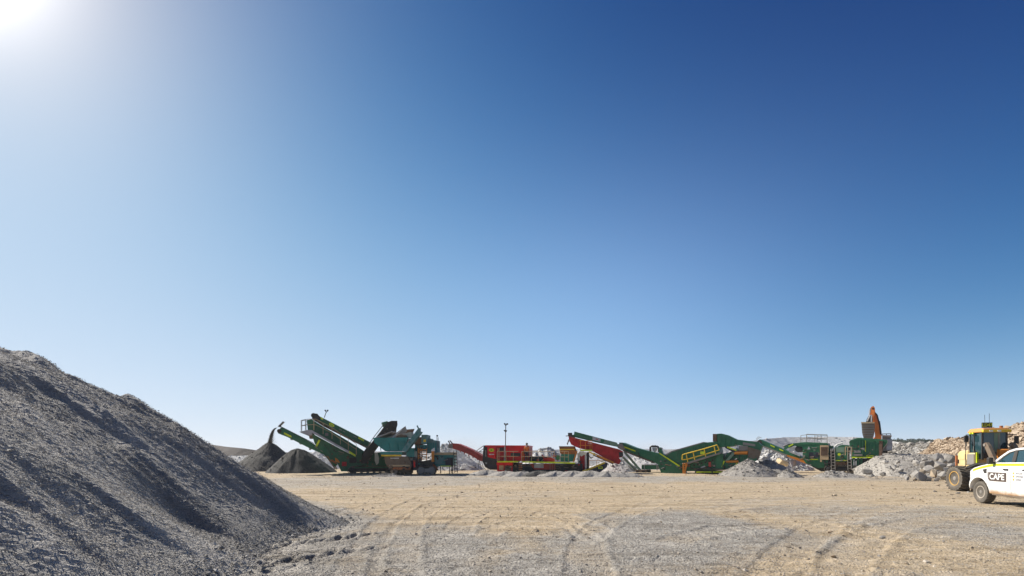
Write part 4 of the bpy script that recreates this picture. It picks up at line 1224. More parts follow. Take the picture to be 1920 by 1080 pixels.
# lower body
lb = R.rect("fuel_tank", 932, 961, 867.2, 884, -.1, 2.0, m_red)
R.rect("canopy_strip", 931, 961, 867, 872, -.55, -.1, m_red, lb)
R.rect("tool_box", 936, 944, 872.6, 881.4, -.18, -.1, m_handrail, lb)
R.rect("pump_bay", 946, 958, 873, 883, -.14, -.1, m_brown, lb)
R.rect("pump", 955, 959, 873.5, 877, -.2, -.1, m_steel, lb)
R.rect("dark_bay", 961, 972, 868, 886, .0, 2.0, m_black)
st = R.ladder("stair", 972.3, 979, 866, 887, -.95, m_navy, 1, .03)
for k in range(5): R.rect("step", 972.6, 978.6, 868 + 3.9 * k, 869.6 + 3.9 * k, -1.1, -.75, m_rustor, st)
mid = R.rect("mid_body", 979, 1066, 870, 886, .1, 2.1, m_navy)
R.prof("red_brace", [(993, 869), (999, 869), (1003, 875.5), (1042, 877), (1042, 880.5), (1002, 880.5)], -.05, .1, m_red_d, mid)
R.rect("grey_panel", 1001.5, 1019, 869.5, 877.4, -.12, -.05, m_gsteel, mid)
R.rect("red_panel", 1019.4, 1041, 869.5, 878, -.08, .1, m_red_d, mid)
for x in (1031, 1035, 1039): R.rect("post", x, x + .7, 868, 884, -.2, -.14, m_steel, mid)
R.prof("conveyor_cover", [(992.5, 855.6), (1028, 856), (1030, 865.8), (992.5, 865.2)], .3, 1.8, m_navy)
R.prof("red_cover", [(1019, 859), (1032, 857.5), (1041, 861), (1041, 866), (1019, 866)], .1, .3, m_red_w)
for (x, y) in ((1027, 850), (1034, 850), (1038, 850)): R.tubes("post", [[(x, y, .3), (x, 866, .3)]], .03, m_handrail)
R.drum("chute_wheel", 1046, 858, 4.5, .2, .5, m_green)
# crusher bowl
bw = R.prof("crusher_bowl", [(1048.5, 837.3), (1076, 837.3), (1080.5, 847), (1079, 851.5), (1052, 851.5), (1049.5, 848)], .1, 2.0, m_rustor)
R.rect("yellow_rim", 1049.5, 1077, 841.6, 843.4, .05, .1, m_yellow, bw)
R.rect("rim", 1048, 1076.6, 836.6, 838.6, .04, 2.06, m_brown, bw)
lbw = R.prof("lower_bowl", [(1052, 851.5), (1079, 851.5), (1076, 865.5), (1051, 865.5)], .2, 1.9, m_teal)
for k in range(5): R.rect("rib", 1053.6 + 4.8 * k, 1054.6 + 4.8 * k, 852.4, 864.6, .12, .2, m_teal, lbw)
R.rect("rear_base", 1062, 1092, 869.5, 887, .1, 2.2, m_black)
# support column and pale supports
R.beam("orange_brace", (1081.5, 846), (1075, 866), .0, .2, .14, m_orange)
cm = R.rect("column", 1087, 1096.5, 853, 881, .5, 1.6, m_red_w)
R.rect("white_support", 1082.8, 1086.2, 850, 880.5, .3, .8, m_white)
R.rect("white_support", 1096.6, 1098.6, 853, 880, .45, .9, m_white)
R.rect("dark_support", 1099.4, 1104.3, 848, 880, .4, 1.2, m_black)
R.prof("white_hood", [(1084, 852), (1086, 847.5), (1092, 846.5), (1098, 848.5), (1098.6, 853.4), (1095, 852.5), (1090, 856), (1087, 853.4)], .35, 1.4, m_white)
for hp_ in ([(1103, 851.5, .1), (1106, 856.5, .1), (1110, 858.6, .1), (1112.5, 856, .1)], [(1104, 853, .2), (1107.5, 859.6, .2), (1112, 857.6, .2)]):
    R.tubes("hose", [hp_], .03, m_black)
# hanging screen box
sx_ = R.prof("screen_box", [(1066, 818), (1108, 829), (1140, 837), (1161, 842.8), (1168, 846.5), (1167.3, 857), (1160.5, 858.5), (1165, 864.6), (1160, 870.5), (1150.7, 868.5), (1128, 855.5), (1110, 845.2), (1086, 840.5), (1071.5, 834), (1067, 826)], .0, 2.2, m_red_w)
for k in range(13):
    x = 1076 + 6.9 * k
    yt = float(np.interp(x, [1066, 1108, 1161], [818, 829, 843])) + 1.5
    yb = float(np.interp(x, [1071, 1086, 1110, 1128, 1151], [833, 839.5, 844, 854, 867])) - 1
    R.prof("rib", [(x, yt), (x + 1.5, yt + .4), (x + 1.5, yb), (x, yb - .4)], -.09, .0, m_red_w, sx_)
R.prof("flange", [(1066, 817.6), (1108, 828.6), (1161, 842.4), (1161, 844), (1108, 830.4), (1066, 819.6)], -.12, 2.3, m_red_d, sx_)
R.prof("flange", [(1113, 849), (1150, 865.8), (1149.6, 867.6), (1113, 851)], -.12, -.0, m_red_d, sx_)
R.prof("end_motor", [(1160, 848), (1168.4, 848), (1168.4, 856), (1161, 857)], -.1, .4, m_black, sx_)
R.rect("inspection_hatch", 1102.5, 1109, 829.8, 832.6, -.05, .02, m_white, sx_)
tp_ = R.prof("top_side_board", [(1077, 809), (1157, 830), (1160.5, 837.5), (1108, 826), (1075.5, 818.2)], .0, .12, m_green)
R.prof("top_side_board", [(1077, 809), (1157, 830), (1160.5, 837.5), (1108, 826), (1075.5, 818.2)], 2.05, 2.15, m_green, tp_, 0)
R.prof("worn_board", [(1134, 824.2), (1157, 830.2), (1160.3, 837.2), (1131, 831)], -.03, .0, m_green_l, tp_)
R.prof("maker_plate", [(1111, 818.8), (1126, 822.6), (1126, 828.4), (1111, 824.8)], -.03, .0, m_gsteel, tp_)
R.prof("plate_mark", [(1117, 822), (1121, 823), (1121, 824.8), (1117, 823.8)], -.045, -.03, m_red_d, tp_)
R.prof("belt", [(1077, 812), (1158, 833), (1158, 835), (1077, 814)], .15, 2.0, m_belt, tp_)
hd = R.rect("head_motor", 1065, 1072, 811.4, 817, .1, .9, m_black)
R.prof("head_chute", [(1066, 815.5), (1077, 815), (1076, 820), (1066.5, 819)], .1, 1.9, m_brown, hd)
R.tubes("head_arm", [[(1061, 817.5, .2), (1068, 817, .2)], [(1063, 832, .2), (1067, 827, .2)], [(1064, 834, .2), (1066, 824, .2)]], .05, m_steel, hd)
R.railing("handrail", [(1086, 826), (1110, 826.5)], -.45, 18, [.1, .5, .85, 1], m_orange, None, .026)
R.rect("service_platform", 1088, 1110, 843.2, 845.6, -.5, .0, m_hivis)
R.beam("platform_strut", (1104, 847), (1116, 853), -.3, .2, .13, m_yellow)
R.beam("support_beam", (1118.5, 853.6), (1151, 867.8), -.3, .25, .17, m_orange)
R.beam("support_beam", (1112, 853), (1150, 869.6), -.1, .3, .12, m_black)
# rear hopper tail
tl = R.prof("tail_hopper", [(1092, 886), (1100, 881.5), (1134, 867.5), (1139.6, 868), (1138, 876), (1121, 888), (1094, 888)], -.2, 2.2, m_navy)
R.prof("reflective_strip", [(1092, 881.4), (1100, 880), (1133.5, 866.2), (1134.6, 869), (1102, 882.6), (1092, 884.4)], -.24, -.2, m_yellow, tl)
R.rect("yellow_plate", 1122, 1130, 874.8, 879, -.23, -.2, m_hivis, tl)
R.rect("plate_mark", 1123.4, 1128.6, 876, 877.8, -.245, -.23, m_black, tl)
R.railing("handrail", [(1104.5, 863.2), (1120, 863.2), (1131, 863.4)], -.2, 12, [0, .55], m_orange, tl, .026, False)
ms_ = MB()
for k in range(9):
    a_ = R.P(1105.5 + 1.7 * k, 864, -.2); b__ = R.P(1105.5 + 1.7 * k, 874 - .55 * k, -.2); ms_.tube(a_, b__, .009, 4)
for k in range(4):
    a_ = R.P(1105, 865.5 + 2.3 * k, -.2); b__ = R.P(1119, 865.5 + 2.3 * k, -.2); ms_.tube(a_, b__, .009, 4)
ms_.build("guard_mesh", m_steel, tl)
# left discharge conveyor
dc = R.prof("discharge_conveyor", [(841, 833), (848.5, 831), (857, 831.6), (868, 836), (884, 843), (907, 856.5), (907, 865), (901, 864.5), (880, 852.5), (866, 846.5), (848, 841), (840.5, 840)], .7, 1.9, m_red_d)
R.prof("dusty_head", [(840.5, 834), (848, 832), (849, 841), (840.5, 840)], .62, .7, m_steel, dc)
R.prof("side_rib", [(868, 840), (900, 856.5), (899.5, 858), (868, 842)], .63, .7, m_red_d, dc)
for k in range(5): R.prof("hanger", [(862 + 8 * k, 843 + 3.6 * k), (863.4 + 8 * k, 843.6 + 3.6 * k), (863.4 + 8 * k, 848 + 3.8 * k), (862 + 8 * k, 847.4 + 3.8 * k)], .6, .7, m_red_d, dc)
R.tubes("head_horn", [[(844.5, 834, .8), (840.6, 826.5, .8)], [(848, 831.5, .9), (843.5, 826, .9)]], .07, m_steel, dc)
R.tubes("stay_cable", [[(906, 836, .8), (890, 848, .8)], [(907, 841, 1.6), (894, 850, 1.6)]], .04, m_steel, dc)
R.tubes("conveyor_leg", [[(899, 863, .7), (896.5, 880, .7), (903, 884, .7)], [(903, 864, .8), (906, 876, .8), (912, 882, .8)], [(899, 863, 1.6), (903, 884, 1.6)]], .028, m_steel, dc)
R.track(952, 1052, 873.5, 889, .05, .6, m_shoe, m_black, 7)
R.track(952, 1052, 873.5, 889, 1.8, 2.3, m_shoe, m_black, 7)

# ================================================================== green screen in the middle
G = Mach("mobile_screen", "green tracked screen with yellow railed walkway and orange rollers, centre right", "screening machine", 1290, 41.0, -34)
# left conveyor
lc = G.prof("side_conveyor", [(1161, 829.6), (1167, 829.8), (1190, 839), (1220, 847), (1240, 851), (1262, 866), (1262, 884), (1240, 874), (1222, 864), (1201, 855.8), (1167, 842.8), (1160.5, 838)], .5, 1.5, m_green)
G.prof("dusty_head", [(1158, 833), (1166, 831), (1172, 842), (1166, 844), (1158, 840)], .42, .5, m_steel, lc)
G.prof("reflective_strip", [(1170, 836.8), (1191.5, 845), (1191, 847), (1169.6, 838.6)], .46, .5, m_hivis, lc)
G.prof("lower_lip", [(1168, 843.5), (1201, 856.5), (1222, 865), (1222, 867), (1200, 859), (1168, 846)], .48, 1.52, m_brown, lc)
for k in range(5): G.drum("return_roller", 1176 + 11.5 * k, 847.5 + 4.9 * k, 1.5, .48, 1.52, m_steel, lc, 8)
G.tubes("sensor", [[(1196, 848.6, .45), (1198, 852.6, .45), (1199, 856.6, .45)]], .05, m_black, lc)
# struts
for (a, b, v) in (((1170, 847), (1202, 884), .45), ((1167.6, 857), (1196, 886), 1.3)):
    G.beam("strut", a, b, v, .18, .2, m_green_l)
ax = G.rect("wheel_axle_frame", 1192, 1212, 881, 886, .2, 1.8, m_brown)
for x in (1195, 1206): G.drum("small_wheel", x, 885, 2.6, .15, .5, m_black, ax)
G.rect("counter_box", 1203, 1231, 872, 880, .6, 2.0, m_green)
G.tubes("stand", [[(1204, 871.6, .6), (1232, 871.6, .6)], [(1208, 872, .6), (1208, 888, .6)], [(1231.6, 864, .6), (1231.6, 882, .6)]], .04, m_gsteel)
# control tower
tw = G.tubes("tower_frame", [[(1218.5, 848, .6), (1218.5, 838.5, .6), (1222, 836, .6), (1230, 836, .6), (1234, 839, .6)], [(1220.5, 848, 1.2), (1220.5, 838, 1.2)], [(1234.5, 848, .6), (1234.5, 836.5, .6)], [(1228, 848, .9), (1228, 841, .9)]], .06, m_black)
G.prof("cone_hood", [(1220, 838.4), (1223, 835.4), (1229, 835.2), (1232.5, 838.4)], .6, 1.4, m_black, tw)
G.prof("pale_funnel", [(1222, 839), (1231, 839), (1228, 846.5), (1224.5, 846.5)], .75, 1.3, m_gsteel, tw)
G.prof("green_fin", [(1235.5, 839), (1238.5, 838.6), (1243.6, 853), (1235.5, 851)], .5, .9, m_green)
G.tubes("light_stub", [[(1238, 842, .5), (1242.5, 841, .5)]], .06, m_black)
# main body
mb = G.prof("screen_box", [(1240, 855), (1248, 852.6), (1259.5, 847), (1290, 838), (1319, 830), (1344, 828), (1348.5, 838), (1350, 849), (1290, 868), (1262, 870), (1246, 862)], .15, 2.2, m_green)
G.prof("top_rim", [(1247, 852.4), (1259, 845.6), (1290, 836.6), (1319, 828.6), (1319, 830.4), (1290, 838.6), (1259.6, 847.6), (1249, 854)], .1, 2.25, m_steel, mb)
for k in range(7):
    x = 1268 + 11 * k
    yt = float(np.interp(x, [1259, 1319, 1344], [848, 831, 829])) + 1.5
    G.prof("rib", [(x, yt), (x + 1.3, yt - .4), (x + 1.3, yt + 13), (x, yt + 13.4)], .09, .15, m_green, mb)
G.prof("reflective_strip", [(1234.5, 849.6), (1237, 849.2), (1274.6, 873), (1273, 875)], -.06, -.02, m_hivis)
G.prof("front_chute", [(1236, 850), (1242, 854), (1276, 876), (1280, 888), (1240, 888.5), (1233, 868)], -.02, 2.0, m_green)
chs = G.prof("chassis", [(1276, 870), (1290, 868), (1350, 850), (1356, 850), (1358, 862), (1384, 868), (1390, 880), (1280, 884)], .3, 2.1, m_green)
G.prof("dark_bay", [(1296, 870), (1340, 858), (1340, 874), (1296, 878)], .24, .3, m_green, chs)
G.rect("red_tank", 1328.5, 1333, 866, 876, .18, .3, m_red_d, chs)
G.prof("pale_hose", [(1313, 876), (1321, 873), (1323, 875), (1315, 877.6)], .2, .3, m_gsteel, chs)
G.rect("engine_panel", 1342, 1356, 852, 880, .1, .3, m_green, chs)
for k in range(6): G.rect("bolt_box", 1300 + 7 * k, 1303 + 7 * k, 871 - 1.8 * k, 874 - 1.8 * k, .16, .24, m_black, chs)
G.rect("chute_foot", 1240, 1247, 887, 892, .0, .3, m_hivis)
# walkway and yellow rail
wg = G.prof("walkway", [(1288, 867), (1350, 848), (1350.6, 850.6), (1289.6, 870)], -.55, .1, m_steel)
G.tubes("handrail", [[(1279, 862, -.5), (1279.5, 852.6, -.5), (1286.5, 850.6, -.5), (1288.5, 861, -.5), (1279, 862, -.5)],
                     [(1286.5, 850.6, -.5), (1320, 841.6, -.5), (1344.5, 834.2, -.5), (1348.5, 844, -.5)],
                     [(1288.5, 861, -.5), (1322, 851.6, -.5), (1348, 843.6, -.5)],
                     [(1286.5, 850.6, -.5), (1290, 868, -.5)], [(1299.5, 847.4, -.5), (1303, 864, -.5)], [(1320, 841.6, -.5), (1323.5, 857.6, -.5)], [(1338.6, 836, -.5), (1342, 852, -.5)]],
         .05, m_yellow, wg)
G.rect("yellow_sign", 1313, 1321, 846.5, 851.6, -.56, -.53, m_hivis, wg)
G.ladder("ladder", 1281, 1285, 868, 888, -.45, m_orange, 6, .05, 0, None)
G.beam("ladder_side", (1288.5, 867), (1282.5, 888), -.5, .15, .13, m_orange)
# head box and drive at the top right
G.rect("head_end", 1336.5, 1343.5, 813.6, 828, .3, 1.9, m_rust)
hb = G.prof("head_box", [(1344.5, 813.4), (1352, 812.8), (1363, 815.2), (1381, 824), (1377, 836), (1362, 838), (1350, 838), (1345, 830)], .2, 2.0, m_green)
for k in range(3): G.prof("rib", [(1350 + 9 * k, 817 + 2.2 * k), (1351.2 + 9 * k, 817.6 + 2.2 * k), (1351.2 + 9 * k, 836), (1350 + 9 * k, 836)], .14, .2, m_green, hb)
fc = G.prof("feed_arm", [(1378, 823.6), (1422, 829), (1429, 835.6), (1425, 846), (1404, 842), (1396, 836), (1378, 834)], .3, 1.8, m_green)
G.prof("dusty_top", [(1393, 829), (1416, 833), (1416, 837), (1393, 834)], .25, .3, m_steel, fc)
G.prof("chute", [(1402, 838), (1424, 844), (1425, 848), (1419, 863), (1411, 865), (1404, 862)], .0, 1.4, m_brown, fc)
G.prof("chute_lip", [(1404, 858), (1414, 861), (1419, 858), (1418, 864.5), (1410, 865.6), (1404, 862)], -.06, .0, m_green, fc)
G.prof("reflective_strip", [(1363.7, 837), (1381, 843.4), (1380, 845.4), (1363, 839.2)], .08, .12, m_hivis)
G.beam("belly_bar", (1360, 838), (1378, 847), .15, .3, .2, m_black)
us = G.prof("under_frame", [(1362, 850), (1386, 842), (1402, 845), (1402, 870), (1385, 880), (1356, 880), (1356, 866)], .5, 1.9, m_green)
G.rect("dusty_roller_cover", 1385, 1402, 836, 845, .25, .5, m_steel, us)
G.beam("strut", (1383, 841), (1361.5, 865.6), .2, .2, .22, m_green_l)
for (x0, x1, y, rp) in ((1377, 1402, 848.8, 3.6), (1361.5, 1384.5, 865, 2.8)):
    a_ = G.P(x0, y, .3); b__ = G.P(x1, y, .3); rr = rp * G.sc(x0, y, .3)
    rl = MB().tube(a_, b__, rr, 18).build("orange_roller", m_orange, G.root, True)
    MB().tube(a_ + Vector((-.06, 0, 0)), a_, rr * .5, 12).build("roller_end", m_steel, rl, True)
for (a, b) in (((1358, 864), (1353, 876)), ((1382, 868), (1378, 876))): G.beam("yellow_post", a, b, .1, .1, .1, m_hivis)
G.drum("gear", 1391, 859, 3.2, .42, .5, m_green, us)
tk = G.track(1303, 1376, 878.5, 891, -.05, .5, m_shoe, m_black, 6)
G.track(1303, 1376, 878.5, 891, 1.8, 2.3, m_shoe, m_black, 6)
for (a, b) in ((1305, 1334), (1336.5, 1357.5)): G.rect("reflective_strip", a, b, 884, 886.2, -.08, -.055, m_hivis)

# ================================================================== green jaw crusher (right)
J = Mach("jaw_crusher", "dark green tracked jaw crusher with rooftop rails, fed by the excavator bucket", "crusher", 1560, 41.0, -42)
jc = J.prof("discharge_conveyor", [(1421.5, 826), (1424.5, 823.6), (1478.5, 846.5), (1500, 855), (1512, 862.5), (1510, 867), (1475, 853.6), (1424, 834.6)], .5, 1.6, m_green)
J.prof("orange_belly", [(1475, 852.6), (1510, 862.6), (1532, 874), (1531, 877), (1508.5, 868.6), (1476.5, 856.4)], .42, 1.65, m_orange, jc)
J.prof("belt_lip", [(1424, 833), (1475, 852.6), (1475, 855.4), (1424, 836)], .45, 1.65, m_steel, jc)
for (x, y) in ((1444, 833.6), (1460.5, 841)): J.prof("yellow_marking", [(x, y), (x + 8, y + 3.4), (x + 8.6, y + 5.8), (x + .6, y + 2.2)], .47, .5, m_hivis, jc)
J.tubes("head_wires", [[(1418, 823, .6), (1422, 819, .6), (1428, 821, .6)], [(1418, 825, 1.2), (1424, 821, 1.2)]], .025, m_steel, jc)
J.drum("head_drum", 1424, 829.4, 4.6, .45, 1.65, m_belt, jc)
# magnet over the conveyor
mg = J.prof("magnet_frame", [(1470, 838), (1484, 832), (1489, 832), (1489, 836), (1478, 840), (1472, 843)], .3, .5, m_green)
J.tubes("magnet_arm", [[(1468, 838, .4), (1478, 833, .4), (1490, 833, .4)], [(1470, 841, 1.4), (1486, 834, 1.4)]], .06, m_black, mg)
J.prof("reflective_strip", [(1478, 836), (1487, 831.8), (1488, 833.4), (1479, 838)], .26, .3, m_hivis, mg)
J.prof("white_drum_cover", [(1479, 841), (1484, 837.5), (1492, 839), (1496, 846), (1480, 846)], .4, 1.5, m_white, mg)
J.drum("magnet_drum", 1498, 842, 7.5, .3, 1.6, m_black, mg)
J.prof("magnet_beam", [(1480, 845), (1500, 853.6), (1500, 856), (1480, 848)], .3, .5, m_gsteel, mg)
# power pack
pw = J.prof("power_pack", [(1489, 832.4), (1512, 831), (1551, 832), (1553, 834), (1553, 845), (1552, 876), (1535, 878), (1511, 869), (1505, 860), (1505, 838), (1489, 836)], .15, 2.2, m_green)
J.prof("roof", [(1487, 831), (1512, 829), (1551.6, 830.6), (1551.6, 833.2), (1487, 833.4)], .1, 2.25, m_green, pw)
J.rect("pale_roof_edge", 1497, 1512, 828.2, 831, .4, 2.0, m_white, pw)
J.rect("door_panel", 1513, 1536, 836, 857, .10, .15, m_green, pw)
J.rect("door_panel", 1517, 1535, 848, 858, .07, .10, m_navy, pw)
J.prof("white_emblem", [(1513.5, 842.5), (1516.5, 837), (1519.5, 842.5)], .06, .10, m_gsteel, pw)
for (x, w, y) in ((1522, 2.2, 838.6), (1524.8, 2.4, 838.6), (1527.8, 2, 838.6), (1530.4, 1.4, 838.6), (1525.4, 3.6, 843), (1533.6, 2, 848)):
    J.rect("pale_lettering", x, x + w, y, y + 1.7, .07, .10, m_steel, pw)
J.rect("reflective_strip", 1512, 1533.6, 860.6, 862.4, .11, .15, m_hivis, pw)
rd = J.rect("radiator_frame", 1537.5, 1553.5, 835, 862, .0, .3, m_handrail)
J.rect("radiator_core", 1539, 1551.6, 838, 854, -.02, .02, m_rust, rd)
for k in range(7): J.rect("radiator_fin", 1539.2, 1551.4, 838.8 + 2.2 * k, 839.3 + 2.2 * k, -.04, -.02, m_brown, rd)
J.rect("frame_leg", 1537.8, 1541, 861, 866, .0, .25, m_handrail, rd)
rr_ = J.railing("roof_rail", [(1501.5, 816.6), (1512.5, 815), (1551, 816.6)], .3, 14, [0, .22, .62, 1.0], m_steel, pw, .026)
J.railing("roof_rail", [(1512.5, 814), (1551, 815)], 2.1, 15, [0, .4, .7, 1.0], m_steel, pw, .026)
# lower frame
J.prof("lower_frame", [(1511, 868), (1535, 876), (1560, 862), (1660, 858), (1655, 866), (1612, 882), (1540, 884), (1528, 878)], .4, 2.0, m_black)
for x in (1546, 1554): J.rect("hydraulic_post", x, x + 1.6, 862, 880, .1, .25, m_black)
for q_ in ([(1544, 864, .0), (1547, 870, -.05), (1556, 868, 0)], [(1553, 850, .0), (1556, 856, -.05), (1561, 852, 0)], [(1548, 872, 0), (1556, 876, 0), (1562, 872, 0)]): J.tubes("hose", [q_], .035, m_black)
# middle housing
mh = J.prof("jaw_housing", [(1566, 846), (1568, 840), (1573, 835.6), (1579, 834), (1590, 834.5), (1590, 866), (1566, 866)], .1, 2.1, m_green)
J.rect("pale_panel", 1567.5, 1583, 838.5, 848, .07, .1, m_green_l, mh)
J.drum("yellow_label", 1573.6, 852, 3.0, .06, .1, m_hivis, mh)
J.rect("reflective_strip", 1567, 1589, 862.5, 864.2, .06, .1, m_hivis, mh)
J.prof("rust_plate", [(1567, 865), (1590, 865), (1588, 872), (1567, 872)], .15, 2.0, m_rust, mh)
J.rect("brown_cylinder", 1585, 1596, 838, 847, .3, 1.0, m_brown)
wa = J.tubes("white_guard_arch", [[(1557, 844.5, .3), (1562, 842.5, .3), (1566, 836.5, .3), (1571, 833, .3), (1580, 831, .3)]], .09, m_white)
J.rect("back_block", 1553.5, 1566, 836, 860, .8, 2.0, m_green)
J.prof("engine_dark", [(1556, 846), (1566, 846), (1566, 866), (1556, 866)], .3, .8, m_black)
J.ladder("ladder", 1558, 1565, 843, 881, -.3, m_steel, 7, .03, 1, None, 2)
J.ladder("ladder", 1589, 1595.5, 842, 881, -.3, m_steel, 7, .03, 1, None, 4)
J.railing("handrail", [(1585, 837.5), (1590, 838.5), (1597, 838.5)], -.3, 16, [0, .4, 1], m_handrail, None, .03)
# feed hopper
fh = J.prof("feed_hopper", [(1592, 829), (1596, 825.6), (1608.5, 821.8), (1616, 822.4), (1617.5, 857.5), (1596.5, 857.5), (1595, 845)], .0, 2.6, m_green)
fh2 = J.prof("feed_hopper", [(1617.6, 823), (1647.8, 824), (1648, 857.5), (1617.6, 857.5)], .1, 2.6, m_green)
J.prof("hopper_rim", [(1592, 828), (1596, 824.6), (1608.5, 820.8), (1648, 823), (1663, 825), (1663, 828), (1648, 826), (1608.5, 823.8)], -.07, .02, m_green, fh)
for (x, a, b) in ((1604, 828, 845), (1611, 826, 845), (1617, 824, 857)): J.rect("rib", x, x + 1.4, a, b, -.1, .0, m_green, fh)
for x in (1628, 1638): J.rect("rib", x, x + 1.4, 827, 855, .0, .1, m_green, fh2)
J.rect("reflective_strip", 1622, 1623.5, 826, 847, .05, .1, m_hivis, fh2)
J.rect("reflective_strip", 1597, 1648, 856.6, 858.8, -.05, .0, m_hivis, fh)
J.rect("reflective_strip", 1624, 1640, 853.8, 855.4, .05, .1, m_hivis, fh2)
J.rect("grey_bracket", 1601, 1614, 844, 849, -.08, .0, m_steel, fh)
J.rect("walk_plate", 1600, 1617, 851.6, 854.4, -.3, .0, m_steel, fh)
J.prof("hopper_end", [(1648, 825), (1655, 826), (1653, 858), (1648, 858)], .0, 2.6, m_rust)
J.prof("end_flap", [(1655, 826), (1664, 825.6), (1663, 831), (1656, 840)], .3, 2.4, m_green)
for (a, b) in ((1598, 1603), (1607, 1611), (1613, 1617)): J.rect("hopper_leg", a, b, 858, 880, .3, .7, m_green)
J.rect("pale_cylinder", 1600.2, 1602, 862, 873, .1, .25, m_white)
J.rect("pale_cylinder", 1604.2, 1605.6, 864, 873, .1, .25, m_white)
J.prof("pan_feeder", [(1617, 872), (1648, 858), (1656, 858), (1650, 866), (1622, 880), (1617, 880)], .5, 2.2, m_rust)
J.track(1545, 1612, 873, 887, .0, .5, m_shoe, m_black, 6)
J.track(1545, 1612, 873, 887, 1.9, 2.4, m_shoe, m_black, 6)

# ================================================================== excavator behind the hopper
X = Mach("excavator", "orange excavator tipping its ribbed bucket over the jaw crusher hopper", "excavator", 1655, 46.0, -42)
bk = MB()
L_ = [(1615, 793), (1639, 792), (1639.5, 802), (1637.5, 815), (1635, 824), (1620, 824), (1616.5, 812)]
bko = X.prof("bucket", L_, -3.2, -1.6, m_steel)
for k in range(6):
    y = 795.5 + 4.6 * k
    xa = float(np.interp(y, [793, 812, 824], [1615, 1616.5, 1620])); xb = float(np.interp(y, [792, 802, 815, 824], [1639, 1639.5, 1637.5, 1635]))
    X.rect("wear_bar", xa + .3, xb - .3, y, y + 1.8, -3.27, -3.2, m_brown, bko)
for k in range(5): X.prof("tooth", [(1620.4 + 3 * k, 823.6), (1622.4 + 3 * k, 823.6), (1621.8 + 3 * k, 829), (1621 + 3 * k, 829)], -3.1, -2.9, m_steel, bko)
X.rect("bucket_lip", 1614.6, 1639.4, 791.2, 793.8, -3.3, -1.6, m_handrail, bko)
lk = X.prof("bucket_linkage", [(1623.5, 792), (1625, 786), (1629, 779.5), (1634, 780), (1636.5, 786), (1635.5, 792)], -2.7, -2.1, m_black)
X.tubes("link_bar", [[(1626, 790, -2.8), (1632, 778, -2.8)], [(1634, 791, -2.8), (1634, 778, -2.8)]], .07, m_gsteel, lk)
stk = X.prof("dipper_arm", [(1628.5, 778), (1629.5, 770), (1633.5, 763), (1637.5, 761), (1640, 764), (1641, 774), (1637, 790), (1634, 794), (1631, 782)], -2.5, -1.95, m_orange_x)
X.tubes("arm_cylinder", [[(1632, 766, -2.62), (1629.5, 781, -2.62)]], .07, m_gsteel, stk)
X.drum("pivot_pin", 1637, 766, 2.2, -2.6, -1.85, m_black, stk, 12)
bm2 = X.prof("boom", [(1634.5, 779), (1637, 769), (1642.5, 775), (1649.5, 795), (1652.6, 812), (1653, 840), (1641, 840), (1640.5, 815), (1638, 797)], -1.9, -1.1, m_orange_x)
X.tubes("boom_cylinder", [[(1646.5, 790, -1.0), (1650, 815, -1.0)]], .16, m_black, bm2)
X.tubes("hose", [[(1640, 773, -1.95), (1644.5, 778, -1.95), (1649.5, 797, -1.95), (1651.5, 815, -1.95)]], .06, m_black, bm2)
hs_ = X.prof("house", [(1640, 834), (1654, 832), (1654, 818), (1670, 816.5), (1671, 838), (1668, 846), (1640, 846)], -1.4, 1.6, m_steel, bevel=.05)
X.rect("cab", 1638, 1650, 820, 846, .2, 1.5, m_orange_x, hs_)
X.rect("engine_deck", 1654.5, 1671.5, 815.4, 817.8, -1.5, 1.7, m_white, hs_)
X.railing("deck_rail", [(1654, 813.6), (1670, 813)], -1.4, 4, [0, .5, 1], m_steel, hs_, .035, False)
X.rect("counterweight", 1662, 1673, 823, 845, -1.5, 1.5, m_gsteel, hs_, bevel=.05)
X.rect("turntable", 1644, 1664, 846, 850, -1.0, 1.0, m_black, hs_)
X.track(1632, 1684, 849, 862, -2.0, -1.3, m_shoe, m_black, 7)
X.track(1632, 1684, 849, 862, 1.2, 1.9, m_shoe, m_black, 7)

# ================================================================== fittings that break up the big plates
def fittings(Mc, parent, x0, x1, y0, y1, v, n, seed, mats):
    r = random.Random(seed)
    for k in range(n):
        x = r.uniform(x0, x1); y = r.uniform(y0, y1); w = r.uniform(1.2, 5.0); h_ = r.uniform(1.0, 4.0); m = r.choice(mats); q = r.random()
        x2 = min(x + w, x1 + 2); y2 = min(y + h_, y1 + 1.5)
        if q < .55: Mc.rect(r.choice(("bracket", "valve_box", "cover_plate")), x, x2, y, y2, v - r.uniform(.04, .16), v + .01, m, parent)
        elif q < .8: Mc.tubes("pipe", [[(x, y, v - .08), (x + r.choice((-1, 1)) * w * 2.2, y + r.uniform(-1, 4), v - .08)]], r.uniform(.025, .06), m, parent)
        else: Mc.drum("hub_cover", x, y, r.uniform(.8, 1.8), v - .08, v + .01, m, parent, 12)
GR = [m_green, m_black, m_steel, m_brown, m_black, m_rust]
fittings(M, ch, 600, 636, 834, 858, .3, 12, 1, GR)
fittings(M, ch, 640, 735, 852, 876, .18, 34, 2, GR)
fittings(M, sb, 590, 676, 800, 842, .25, 0, 3, GR)
fittings(T, cc, 724, 768, 858, 880, -.1, 14, 4, [m_brown, m_rust, m_black, m_steel])
fittings(T, eng, 802, 848, 852, 872, .86, 14, 5, [m_teal, m_black, m_steel, m_navy])
fittings(T, None, 763, 790, 836, 876, .1, 18, 6, [m_teal, m_black, m_rust, m_navy, m_steel])
fittings(R, lb, 946, 972, 868, 884, -.12, 14, 7, [m_red_d, m_black, m_steel, m_brown])
fittings(R, mid, 981, 1064, 869, 884, .08, 32, 8, [m_black, m_steel, m_red_d, m_navy, m_brown])
